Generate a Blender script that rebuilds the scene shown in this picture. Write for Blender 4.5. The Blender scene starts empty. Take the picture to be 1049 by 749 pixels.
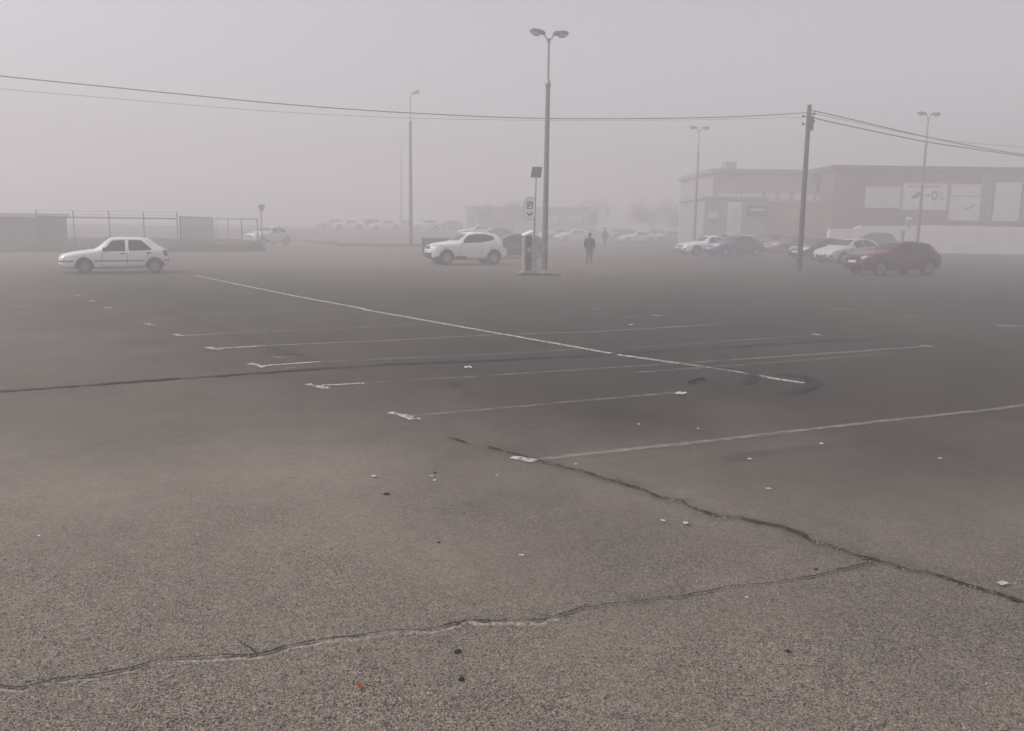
import bpy, bmesh, math, random
from mathutils import Vector, Matrix
from mathutils.bvhtree import BVHTree

R = math.radians
random.seed(7)
scene = bpy.context.scene
COL = scene.collection

# ------------------------------------------------------------------ camera
F_PX = 880.0
CAM_H = 2.1
PITCH = math.atan(146.0 / F_PX)
ROLL = R(0.8)
cam_d = bpy.data.cameras.new('camera')
cam_d.sensor_fit = 'HORIZONTAL'
cam_d.sensor_width = 36.0
cam_d.lens = F_PX / 1049.0 * 36.0
cam_d.clip_start = 0.1
cam_d.clip_end = 2000.0
cam = bpy.data.objects.new('camera', cam_d)
COL.objects.link(cam)
CAM_M = Matrix.Translation((0, 0, CAM_H)) @ Matrix.Rotation(R(90) - PITCH, 4, 'X') @ Matrix.Rotation(ROLL, 4, 'Z')
cam.matrix_world = CAM_M
scene.camera = cam
CAM_R = CAM_M.to_3x3()
CAM_O = Vector((0, 0, CAM_H))


def sstep(a, b, x):
    t = max(0.0, min(1.0, (x - a) / (b - a)))
    return t * t * (3 - 2 * t)


def gz(x, y):
    """height of the ground: flat lot, a gentle rise far off on the left"""
    return 0.9 * sstep(78, 100, y) * sstep(2, -10, x)


def ray(px, py):
    d = Vector(((px - 524.5) / F_PX, (374.5 - py) / F_PX, -1.0))
    return (CAM_R @ d)


def at(px, py):
    """the ground point seen at this place of the photograph"""
    d = ray(px, py)
    t = -CAM_H / d.z
    for _ in range(12):
        p = CAM_O + d * t
        t = (gz(p.x, p.y) - CAM_H) / d.z
    return CAM_O + d * t


def at_y(px, py, Y):
    d = ray(px, py)
    return CAM_O + d * (Y / d.y)


def yaw_los(px):
    return math.atan((px - 524.5) / F_PX)


# ------------------------------------------------------------------ tagging
def tag(o, label=None, cat=None, group=None, kind=None):
    if label: o['label'] = label
    if cat: o['category'] = cat
    if group: o['group'] = group
    if kind: o['kind'] = kind
    return o


def empty(name, loc, rz=0.0):
    o = bpy.data.objects.new(name, None)
    o.empty_display_size = 0.3
    COL.objects.link(o)
    o.location = loc
    o.rotation_euler = (0, 0, rz)
    return o


def link_mesh(name, me, mats, parent=None, loc=None):
    if not isinstance(mats, (list, tuple)): mats = [mats]
    if len(me.materials) == 0:
        for m in mats: me.materials.append(m)
    o = bpy.data.objects.new(name, me)
    COL.objects.link(o)
    if parent: o.parent = parent
    if loc is not None: o.location = loc
    return o


def copy_tree(o, parent=None):
    c = o.copy()
    COL.objects.link(c)
    c.parent = parent
    for ch in list(o.children):
        copy_tree(ch, c)
    return c


# ------------------------------------------------------------------ materials
def new_mat(name):
    m = bpy.data.materials.new(name)
    m.use_nodes = True
    nt = m.node_tree
    return m, nt, nt.nodes['Principled BSDF']


def mat(name, col, rough=0.6, metal=0.0, var=0.12, scale=3.0, bump=0.0, coat=0.0, spec=0.5, fine=0.0):
    m, nt, b = new_mat(name)
    N, L = nt.nodes, nt.links
    tc = N.new('ShaderNodeTexCoord')
    nz = N.new('ShaderNodeTexNoise')
    nz.inputs['Scale'].default_value = scale
    nz.inputs['Detail'].default_value = 6
    L.new(tc.outputs['Object'], nz.inputs['Vector'])
    mr = N.new('ShaderNodeMapRange')
    mr.inputs['From Min'].default_value = 0.3
    mr.inputs['From Max'].default_value = 0.7
    mr.inputs['To Min'].default_value = 1 - var
    mr.inputs['To Max'].default_value = 1 + var
    L.new(nz.outputs['Fac'], mr.inputs['Value'])
    mx = N.new('ShaderNodeVectorMath'); mx.operation = 'SCALE'
    mx.inputs[0].default_value = col
    L.new(mr.outputs['Result'], mx.inputs['Scale'])
    L.new(mx.outputs['Vector'], b.inputs['Base Color'])
    b.inputs['Roughness'].default_value = rough
    b.inputs['Metallic'].default_value = metal
    b.inputs['Coat Weight'].default_value = coat
    b.inputs['Coat Roughness'].default_value = 0.05
    b.inputs['Specular IOR Level'].default_value = spec
    if bump > 0:
        bp = N.new('ShaderNodeBump')
        bp.inputs['Strength'].default_value = bump
        bp.inputs['Distance'].default_value = 0.02
        n2 = N.new('ShaderNodeTexNoise'); n2.inputs['Scale'].default_value = scale * 8
        L.new(tc.outputs['Object'], n2.inputs['Vector'])
        L.new(n2.outputs['Fac'], bp.inputs['Height'])
        L.new(bp.outputs['Normal'], b.inputs['Normal'])
    return m


def paint(name, col):
    """car paint with a film of road dust"""
    m = mat(name, col, rough=0.35, var=0.05, scale=2.0, coat=0.6)
    return m


def brick_mat(name, c1, c2, mortar, bw=0.25, bh=0.075):
    m, nt, b = new_mat(name)
    N, L = nt.nodes, nt.links
    tc = N.new('ShaderNodeTexCoord')
    sep = N.new('ShaderNodeSeparateXYZ'); L.new(tc.outputs['Object'], sep.inputs[0])
    ad = N.new('ShaderNodeMath'); ad.operation = 'ADD'
    L.new(sep.outputs['X'], ad.inputs[0]); L.new(sep.outputs['Y'], ad.inputs[1])
    cb = N.new('ShaderNodeCombineXYZ')
    L.new(ad.outputs[0], cb.inputs['X']); L.new(sep.outputs['Z'], cb.inputs['Y'])
    br = N.new('ShaderNodeTexBrick')
    br.inputs['Scale'].default_value = 1.0
    br.inputs['Brick Width'].default_value = bw
    br.inputs['Row Height'].default_value = bh
    br.inputs['Mortar Size'].default_value = 0.008
    br.inputs['Color1'].default_value = (*c1, 1)
    br.inputs['Color2'].default_value = (*c2, 1)
    br.inputs['Mortar'].default_value = (*mortar, 1)
    L.new(cb.outputs[0], br.inputs['Vector'])
    nz = N.new('ShaderNodeTexNoise'); nz.inputs['Scale'].default_value = 0.6; nz.inputs['Detail'].default_value = 5
    L.new(tc.outputs['Object'], nz.inputs['Vector'])
    mr = N.new('ShaderNodeMapRange'); mr.inputs['To Min'].default_value = 0.6; mr.inputs['To Max'].default_value = 1.4
    L.new(nz.outputs['Fac'], mr.inputs['Value'])
    mx = N.new('ShaderNodeVectorMath'); mx.operation = 'SCALE'
    L.new(br.outputs['Color'], mx.inputs[0]); L.new(mr.outputs['Result'], mx.inputs['Scale'])
    L.new(mx.outputs['Vector'], b.inputs['Base Color'])
    b.inputs['Roughness'].default_value = 0.9
    return m


def asphalt_nodes(nt, b, tint=1.0, use_dust=True):
    N, L = nt.nodes, nt.links
    tc = N.new('ShaderNodeTexCoord')
    P = tc.outputs['Object']

    def noise(scale, detail=5, rough=0.55, vec=P):
        n = N.new('ShaderNodeTexNoise')
        n.inputs['Scale'].default_value = scale
        n.inputs['Detail'].default_value = detail
        n.inputs['Roughness'].default_value = rough
        L.new(vec, n.inputs['Vector'])
        return n.outputs['Fac']

    def rng(v, a, c, lo, hi, smooth=False):
        r = N.new('ShaderNodeMapRange')
        if smooth: r.interpolation_type = 'SMOOTHSTEP'
        r.inputs['From Min'].default_value = a; r.inputs['From Max'].default_value = c
        r.inputs['To Min'].default_value = lo; r.inputs['To Max'].default_value = hi
        L.new(v, r.inputs['Value'])
        return r.outputs['Result']

    def mul(a, c):
        m = N.new('ShaderNodeMath'); m.operation = 'MULTIPLY'
        for i, v in enumerate((a, c)):
            if isinstance(v, (int, float)): m.inputs[i].default_value = v
            else: L.new(v, m.inputs[i])
        return m.outputs[0]

    def add(a, c):
        m = N.new('ShaderNodeMath'); m.operation = 'ADD'
        for i, v in enumerate((a, c)):
            if isinstance(v, (int, float)): m.inputs[i].default_value = v
            else: L.new(v, m.inputs[i])
        return m.outputs[0]

    def mixc(f, c1, c2):
        m = N.new('ShaderNodeMix'); m.data_type = 'RGBA'
        L.new(f, m.inputs[0])
        for i, c in ((6, c1), (7, c2)):
            if isinstance(c, tuple): m.inputs[i].default_value = (*c, 1)
            else: L.new(c, m.inputs[i])
        return m.outputs[2]

    # broad patches of older, paler wearing course and darker oily areas
    stretch = N.new('ShaderNodeMapping'); stretch.inputs['Scale'].default_value = (1.0, 0.55, 1.0)
    stretch.inputs['Rotation'].default_value = (0, 0, 0.6)
    L.new(P, stretch.inputs['Vector'])
    big = rng(noise(0.10, 3, 0.5, stretch.outputs[0]), 0.36, 0.64, 0.0, 1.0, True)
    mid = noise(0.7, 6, 0.6, stretch.outputs[0])
    spot = noise(5.5, 5, 0.65)
    # the driving lane is older and paler than the strip of bays
    la, lb_ = at(536, 472), at(218, 357)
    dl = (lb_ - la); dl.z = 0; dl.normalize()
    nl = Vector((dl.y, -dl.x, 0))
    dt = N.new('ShaderNodeVectorMath'); dt.operation = 'DOT_PRODUCT'
    dt.inputs[1].default_value = nl
    L.new(P, dt.inputs[0])
    side = add(add(dt.outputs['Value'], -nl.dot(la)), rng(noise(0.5, 5), 0.3, 0.7, -1.1, 1.1))
    lane = rng(side, -3.4, 2.2, 0.50, 0.10, True)
    sepq = N.new('ShaderNodeSeparateXYZ'); L.new(P, sepq.inputs[0])
    nearf = rng(add(sepq.outputs['Y'], rng(noise(0.3, 4), 0.3, 0.7, -2.0, 2.0)), 3.0, 11.5, 0.68, -0.06, True)
    mixf = add(add(lane, nearf), rng(big, 0.0, 1.0, -0.05, 0.05))
    # paler far off on the left: thicker haze put into the ground colour
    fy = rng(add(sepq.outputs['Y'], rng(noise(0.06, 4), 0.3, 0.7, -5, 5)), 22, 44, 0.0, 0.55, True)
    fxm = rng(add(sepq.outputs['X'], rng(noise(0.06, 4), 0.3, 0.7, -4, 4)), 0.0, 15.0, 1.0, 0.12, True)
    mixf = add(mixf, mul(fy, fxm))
    clampn = N.new('ShaderNodeClamp'); L.new(mixf, clampn.inputs[0])
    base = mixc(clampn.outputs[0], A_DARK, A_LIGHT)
    fac = mul(rng(mid, 0.3, 0.7, 0.90, 1.10), mul(rng(spot, 0.3, 0.7, 0.91, 1.09), rng(noise(22, 4, 0.7), 0.3, 0.7, 0.86, 1.14)))
    # stones of the wearing course, laid bare in places
    v1 = N.new('ShaderNodeTexVoronoi'); v1.inputs['Scale'].default_value = 140
    v1.inputs['Randomness'].default_value = 1.0
    L.new(P, v1.inputs['Vector'])
    sepc = N.new('ShaderNodeSeparateColor'); L.new(v1.outputs['Color'], sepc.inputs[0])
    v2 = N.new('ShaderNodeTexVoronoi'); v2.inputs['Scale'].default_value = 260
    L.new(P, v2.inputs['Vector'])
    sep2 = N.new('ShaderNodeSeparateColor'); L.new(v2.outputs['Color'], sep2.inputs[0])
    # bare stones mostly in the older strip nearest the camera
    sepp = N.new('ShaderNodeSeparateXYZ'); L.new(P, sepp.inputs[0])
    wob = add(sepp.outputs['Y'], rng(noise(0.35, 4), 0.3, 0.7, -1.3, 1.3))
    bare = add(rng(wob, 3.4, 7.6, 0.95, 0.16, True), rng(noise(1.1, 5), 0.45, 0.75, -0.10, 0.28))
    st = rng(sepc.outputs[0], 0.0, 1.0, -0.56, 0.56)
    st2 = rng(sep2.outputs[1], 0.0, 1.0, -0.30, 0.30)
    pits = rng(v1.outputs['Distance'], 0.45, 0.75, 0.0, -0.55)
    v3 = N.new('ShaderNodeTexVoronoi'); v3.inputs['Scale'].default_value = 62
    L.new(P, v3.inputs['Vector'])
    sep3 = N.new('ShaderNodeSeparateColor'); L.new(v3.outputs['Color'], sep3.inputs[0])
    core = rng(v3.outputs['Distance'], 0.30, 0.42, 1.0, 0.0)
    bigst = mul(core, add(rng(sep3.outputs[0], 0.86, 0.90, 0.0, 0.65), rng(sep3.outputs[1], 0.84, 0.90, 0.0, -0.7)))
    stone = mul(add(add(add(st, st2), pits), bigst), bare)
    fac = mul(fac, add(stone, 1.0))
    sc = N.new('ShaderNodeVectorMath'); sc.operation = 'SCALE'
    L.new(base, sc.inputs[0]); L.new(mul(fac, tint), sc.inputs['Scale'])
    L.new(sc.outputs['Vector'], b.inputs['Base Color'])
    b.inputs['Roughness'].default_value = 0.88
    b.inputs['Specular IOR Level'].default_value = 0.3
    h = add(mul(v1.outputs['Distance'], mul(bare, -1.0)), mul(noise(260, 2), 0.6))
    bp = N.new('ShaderNodeBump'); bp.inputs['Strength'].default_value = 0.7; bp.inputs['Distance'].default_value = 0.006
    L.new(h, bp.inputs['Height'])
    L.new(bp.outputs['Normal'], b.inputs['Normal'])


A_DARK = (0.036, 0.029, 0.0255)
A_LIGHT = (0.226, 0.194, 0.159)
M = {}
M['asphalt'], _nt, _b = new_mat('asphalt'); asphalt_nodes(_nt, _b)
M['asphalt_lip'] = mat('broken_asphalt_edge', (0.28, 0.25, 0.215), 0.95, var=0.5, scale=60)
M['crack'] = mat('crack_dirt', (0.012, 0.011, 0.010), 1.0, var=0.5, scale=25)


def worn_mat(name, col, lo, hi, scale, rough=0.85, maxa=1.0, vari=0.15):
    """paint or dirt worn through in spots"""
    m, nt, b = new_mat(name)
    N, L = nt.nodes, nt.links
    tc = N.new('ShaderNodeTexCoord')
    n1 = N.new('ShaderNodeTexNoise'); n1.inputs['Scale'].default_value = scale; n1.inputs['Detail'].default_value = 8
    n1.inputs['Roughness'].default_value = 0.7
    L.new(tc.outputs['Object'], n1.inputs['Vector'])
    mr = N.new('ShaderNodeMapRange')
    mr.inputs['From Min'].default_value = lo; mr.inputs['From Max'].default_value = hi
    mr.inputs['To Min'].default_value = 0; mr.inputs['To Max'].default_value = maxa
    L.new(n1.outputs['Fac'], mr.inputs['Value'])
    at_ = N.new('ShaderNodeAttribute'); at_.attribute_name = 'edge'
    mu = N.new('ShaderNodeMath'); mu.operation = 'MULTIPLY'
    L.new(mr.outputs['Result'], mu.inputs[0]); L.new(at_.outputs['Fac'], mu.inputs[1])
    b.inputs['Base Color'].default_value = (*col, 1)
    b.inputs['Roughness'].default_value = rough
    b.inputs['Specular IOR Level'].default_value = 0.3
    L.new(mu.outputs[0], b.inputs['Alpha'])
    return m


M['line_fresh'] = worn_mat('line_paint', (0.58, 0.56, 0.54), 0.38, 0.58, 14)
M['line_mid'] = worn_mat('line_paint_scuffed', (0.55, 0.53, 0.51), 0.34, 0.60, 12, maxa=0.7)
M['line_worn'] = worn_mat('line_paint_worn', (0.5, 0.48, 0.46), 0.34, 0.66, 9, maxa=0.5)
M['line_faint'] = worn_mat('line_paint_faint', (0.42, 0.40, 0.39), 0.42, 0.75, 6, maxa=0.62)
M['skid'] = worn_mat('tyre_rubber_mark', (0.02, 0.019, 0.019), 0.05, 0.45, 6, maxa=0.88)
M['stain'] = worn_mat('oil_stain', (0.025, 0.022, 0.021), 0.3, 0.7, 2.2, maxa=0.8)
M['crackdirt'] = worn_mat('crack_edge_dirt', (0.035, 0.03, 0.027), 0.35, 0.8, 3.0, maxa=0.38)

M['white_paint'] = paint('white_car_paint', (0.86, 0.86, 0.86))
M['red_paint'] = paint('red_car_paint', (0.082, 0.005, 0.011))
M['blue_paint'] = paint('blue_car_paint', (0.055, 0.13, 0.20))
M['silver_paint'] = paint('silver_car_paint', (0.50, 0.52, 0.53))
M['dark_paint'] = paint('dark_car_paint', (0.022, 0.022, 0.026))
M['grey_paint'] = paint('grey_car_paint', (0.16, 0.16, 0.17))
M['wine_paint'] = paint('wine_car_paint', (0.22, 0.12, 0.13))
M['cream_paint'] = paint('cream_car_paint', (0.72, 0.74, 0.68))
M['glass'] = mat('car_glass', (0.02, 0.022, 0.025), 0.06, var=0.05, spec=0.5)
M['black_plastic'] = mat('black_plastic', (0.02, 0.02, 0.021), 0.55, var=0.1)
M['tyre'] = mat('tyre_rubber', (0.014, 0.0135, 0.0135), 0.85, var=0.15, scale=12)
M['rim'] = mat('wheel_rim', (0.34, 0.34, 0.35), 0.4, 0.5, var=0.1)
M['dark_rim'] = mat('dark_wheel_cover', (0.24, 0.24, 0.245), 0.5, 0.3, var=0.1)
M['lamp_clear'] = mat('headlight_glass', (0.72, 0.74, 0.76), 0.12, 0.3, var=0.15, scale=14)
M['lamp_smoked'] = mat('smoked_headlight_glass', (0.22, 0.22, 0.23), 0.2, 0.2, var=0.15, scale=14)
M['lamp_red'] = mat('tail_light_glass', (0.19, 0.02, 0.02), 0.2, var=0.1)
M['lamp_amber'] = mat('indicator_glass', (0.4, 0.13, 0.02), 0.2, var=0.1)
M['plate'] = mat('number_plate', (0.5, 0.5, 0.49), 0.5, var=0.04)
M['seam'] = mat('door_seam', (0.06, 0.06, 0.06), 0.8)
M['concrete'] = mat('concrete', (0.33, 0.31, 0.29), 0.9, var=0.22, scale=2.5, bump=0.3)
M['mast'] = mat('concrete_mast', (0.20, 0.185, 0.18), 0.85, var=0.22, scale=2.2, bump=0.2)
M['galv'] = mat('galvanised_steel', (0.30, 0.30, 0.30), 0.5, 0.6, var=0.15)
M['steel_dark'] = mat('dark_painted_steel', (0.06, 0.058, 0.06), 0.6, 0.2, var=0.2)
M['fence_steel'] = mat('fence_steel', (0.12, 0.115, 0.115), 0.6, 0.3, var=0.2)
M['lantern'] = mat('lantern_housing', (0.12, 0.12, 0.125), 0.55, 0.2, var=0.15)
M['lens'] = mat('lantern_bowl', (0.55, 0.55, 0.54), 0.25, var=0.1)
M['wood'] = mat('weathered_wood', (0.085, 0.068, 0.058), 0.9, var=0.35, scale=5, bump=0.4)
M['cable'] = mat('cable_sheath', (0.02, 0.02, 0.021), 0.6)
M['white_sign'] = mat('white_enamel', (0.78, 0.78, 0.78), 0.35, var=0.05)
M['black_ink'] = mat('black_print', (0.02, 0.02, 0.022), 0.6)
M['grey_ink'] = mat('grey_print', (0.22, 0.21, 0.22), 0.6)
M['pv'] = mat('solar_cells', (0.022, 0.025, 0.035), 0.35, 0.0, var=0.1, spec=0.3)
M['machine'] = mat('ticket_machine_paint', (0.085, 0.08, 0.085), 0.45, 0.2, var=0.12)
M['machine_grey'] = mat('ticket_machine_grey', (0.42, 0.41, 0.41), 0.45, 0.2, var=0.1)
M['screen'] = mat('dark_screen', (0.02, 0.024, 0.028), 0.15)
M['brick_red'] = brick_mat('red_brick', (0.27, 0.105, 0.085), (0.20, 0.08, 0.068), (0.25, 0.20, 0.18))
M['brick_dark'] = brick_mat('brown_brick', (0.15, 0.085, 0.075), (0.11, 0.062, 0.055), (0.16, 0.14, 0.13))
M['render_white'] = mat('white_render', (0.88, 0.86, 0.84), 0.9, var=0.10, scale=0.7)
M['render_pink'] = mat('faded_red_render', (0.30, 0.155, 0.13), 0.9, var=0.12, scale=0.6)
M['render_grey'] = mat('grey_render', (0.26, 0.25, 0.24), 0.9, var=0.15, scale=0.6)
M['render_shop_hazed'] = mat('shop_wall_hazed', (0.36, 0.34, 0.34), 0.9, var=0.12, scale=0.6)  # grey shop walls, lightened so the colour itself carries haze
M['render_pink_hazed'] = mat('faded_red_wall_hazed', (0.38, 0.25, 0.22), 0.9, var=0.12, scale=0.6)  # paler copy of the faded red, with haze mixed into the colour
M['render_pale_hazed'] = mat('hazed_grey_render', (0.42, 0.40, 0.40), 0.9, var=0.12, scale=0.6)  # long building's walls, paled in colour to blend with the fog
M['roof_dark'] = mat('roof_fascia', (0.09, 0.085, 0.085), 0.8, var=0.15)
M['poster'] = mat('poster_vinyl', (0.76, 0.74, 0.74), 0.5, var=0.06, scale=1.2)
M['window_pale'] = mat('frosted_window', (0.62, 0.63, 0.64), 0.25, var=0.08)
M['shed'] = mat('shed_sheet', (0.075, 0.072, 0.07), 0.75, var=0.2)
M['bark'] = mat('bark', (0.05, 0.042, 0.036), 0.95, var=0.3, scale=8)
M['skin'] = mat('skin', (0.36, 0.22, 0.17), 0.6)
M['hair'] = mat('hair', (0.02, 0.016, 0.014), 0.7)
M['jacket'] = mat('dark_jacket', (0.016, 0.015, 0.018), 0.9, var=0.3, scale=9)
M['hazed_clothes'] = mat('hazed_clothes', (0.11, 0.105, 0.11), 0.9, var=0.2, scale=9)  # dark clothes of the farther walker, greyed to stand in for haze
M['trousers'] = mat('dark_trousers', (0.045, 0.042, 0.046), 0.95, var=0.25, scale=9)
M['shoe'] = mat('dark_shoe', (0.02, 0.018, 0.017), 0.7)
M['paper'] = mat('paper', (0.8, 0.8, 0.78), 0.9, var=0.08, scale=20)
M['leaf_orange'] = mat('orange_leaf', (0.42, 0.14, 0.03), 0.8, var=0.3, scale=40)
M['dirt'] = mat('dark_clod', (0.018, 0.016, 0.014), 1.0, var=0.4, scale=30)
M['stone'] = mat('loose_stone', (0.22, 0.20, 0.18), 0.9, var=0.6, scale=9)
M['grass_ground'] = mat('grass_soil', (0.050, 0.058, 0.034), 1.0, var=0.35, scale=1.5)
M['grass'] = mat('grass_blades', (0.055, 0.070, 0.030), 0.9, var=0.4, scale=2)
M['soil'] = mat('bare_soil', (0.085, 0.062, 0.052), 1.0, var=0.3, scale=2)


def leaf_mat(name, c):
    return mat(name, c, 0.8, var=0.5, scale=1.3)


M['leaf_dull'] = leaf_mat('dull_leaves', (0.050, 0.056, 0.034))
M['leaf_brown'] = leaf_mat('brown_leaves', (0.072, 0.056, 0.038))

# ------------------------------------------------------------------ mesh helpers


class MB:
    """collects solids into one mesh"""

    def __init__(self):
        self.v = []; self.f = []; self.mi = []; self.sm = []

    def add(self, vs, fs, mi=0, smooth=False):
        o = len(self.v)
        self.v += [tuple(x) for x in vs]
        for f in fs:
            self.f.append(tuple(i + o for i in f)); self.mi.append(mi); self.sm.append(smooth)

    def box(self, c, s, mi=0, rot=None, bev=0.0, taper=1.0):
        hx, hy, hz = s[0] / 2, s[1] / 2, s[2] / 2
        Mx = rot if rot is not None else Matrix.Identity(3)
        c = Vector(c)
        if bev <= 0:
            vs = []
            for z, t in ((-hz, 1.0), (hz, taper)):
                for x, y in ((-hx, -hy), (hx, -hy), (hx, hy), (-hx, hy)):
                    vs.append(c + Mx @ Vector((x * t, y * t, z)))
            fs = [(3, 2, 1, 0), (4, 5, 6, 7), (0, 1, 5, 4), (1, 2, 6, 5), (2, 3, 7, 6), (3, 0, 4, 7)]
            self.add(vs, fs, mi)
        else:
            bm = bmesh.new()
            bmesh.ops.create_cube(bm, size=1.0)
            for v in bm.verts:
                v.co = Vector((v.co.x * s[0], v.co.y * s[1], v.co.z * s[2]))
            bmesh.ops.bevel(bm, geom=list(bm.edges), offset=bev, segments=2, affect='EDGES', profile=0.5)
            bm.verts.index_update()
            self.add([c + Mx @ v.co for v in bm.verts], [[v.index for v in f.verts] for f in bm.faces], mi)
            bm.free()

    def tube(self, pts, rad, n=8, mi=0, caps=True, smooth=True):
        pts = [Vector(p) for p in pts]
        if isinstance(rad, (int, float)): rad = [rad] * len(pts)
        vs, fs = [], []
        prev = None
        for i, p in enumerate(pts):
            d = (pts[min(i + 1, len(pts) - 1)] - pts[max(i - 1, 0)]).normalized()
            if prev is None:
                a = Vector((0, 0, 1)) if abs(d.z) < 0.9 else Vector((1, 0, 0))
                u = d.cross(a).normalized()
            else:
                u = (prev - d * prev.dot(d)).normalized()
            prev = u
            w = d.cross(u)
            for k in range(n):
                t = 2 * math.pi * k / n
                vs.append(p + (u * math.cos(t) + w * math.sin(t)) * rad[i])
        for i in range(len(pts) - 1):
            for k in range(n):
                a, b2 = i * n + k, i * n + (k + 1) % n
                fs.append((a, b2, b2 + n, a + n))
        self.add(vs, fs, mi, smooth)
        if caps:
            self.add(vs[:n], [tuple(reversed(range(n)))], mi)
            self.add(vs[-n:], [tuple(range(n))], mi)

    def lathe(self, prof, axis='z', n=24, c=(0, 0, 0), mi=0, smooth=True):
        """prof: (radius, along)"""
        vs, fs = [], []
        c = Vector(c)
        for r, h in prof:
            for k in range(n):
                t = 2 * math.pi * k / n
                a, b2 = r * math.cos(t), r * math.sin(t)
                if axis == 'z': p = Vector((a, b2, h))
                elif axis == 'y': p = Vector((a, h, b2))
                else: p = Vector((h, a, b2))
                vs.append(c + p)
        for i in range(len(prof) - 1):
            for k in range(n):
                a, b2 = i * n + k, i * n + (k + 1) % n
                fs.append((a, b2, b2 + n, a + n))
        self.add(vs, fs, mi, smooth)

    def prism(self, poly, z0, z1, mi=0, M3=None, off=(0, 0, 0)):
        """poly in xy extruded along z, mapped through M3"""
        n = len(poly)
        T = M3 if M3 is not None else Matrix.Identity(3)
        off = Vector(off)
        vs = [off + T @ Vector((x, y, z0)) for x, y in poly] + [off + T @ Vector((x, y, z1)) for x, y in poly]
        fs = [tuple(reversed(range(n))), tuple(range(n, 2 * n))]
        for i in range(n):
            j = (i + 1) % n
            fs.append((i, j, j + n, i + n))
        self.add(vs, fs, mi)

    def mesh(self, name, fix=True):
        me = bpy.data.meshes.new(name)
        me.from_pydata(self.v, [], self.f)
        me.polygons.foreach_set('material_index', self.mi)
        me.polygons.foreach_set('use_smooth', self.sm)
        me.update()
        if fix:
            bm = bmesh.new(); bm.from_mesh(me)
            bmesh.ops.recalc_face_normals(bm, faces=list(bm.faces))
            bm.to_mesh(me); bm.free()
        return me

    def build(self, name, mats, parent=None, loc=None, fix=True):
        return link_mesh(name, self.mesh(name, fix), mats, parent, loc)


def chaikin(pts, n=2, closed=False):
    for _ in range(n):
        out = []
        m = len(pts)
        rngi = range(m) if closed else range(m - 1)
        if not closed: out.append(pts[0])
        for i in rngi:
            a, b = pts[i], pts[(i + 1) % m]
            out.append(tuple(a[k] * .75 + b[k] * .25 for k in range(len(a))))
            out.append(tuple(a[k] * .25 + b[k] * .75 for k in range(len(a))))
        if not closed: out.append(pts[-1])
        pts = out
    return pts


def rounded(pts, r=.05):
    """cut each corner of a closed outline by a small radius"""
    out = []
    n = len(pts)
    for i in range(n):
        p, a, b = Vector(pts[i]), Vector(pts[i - 1]), Vector(pts[(i + 1) % n])
        ra = min(r, (a - p).length * .4); rb = min(r, (b - p).length * .4)
        q0 = p + (a - p).normalized() * ra; q1 = p + (b - p).normalized() * rb
        out += [tuple(q0), tuple(q0 * .25 + p * .5 + q1 * .25), tuple(q1)]
    return out


def interp(pts, x):
    if x <= pts[0][0]: return pts[0][1]
    for (x0, y0), (x1, y1) in zip(pts, pts[1:]):
        if x <= x1:
            return y0 + (y1 - y0) * (x - x0) / max(1e-9, x1 - x0)
    return pts[-1][1]


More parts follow.
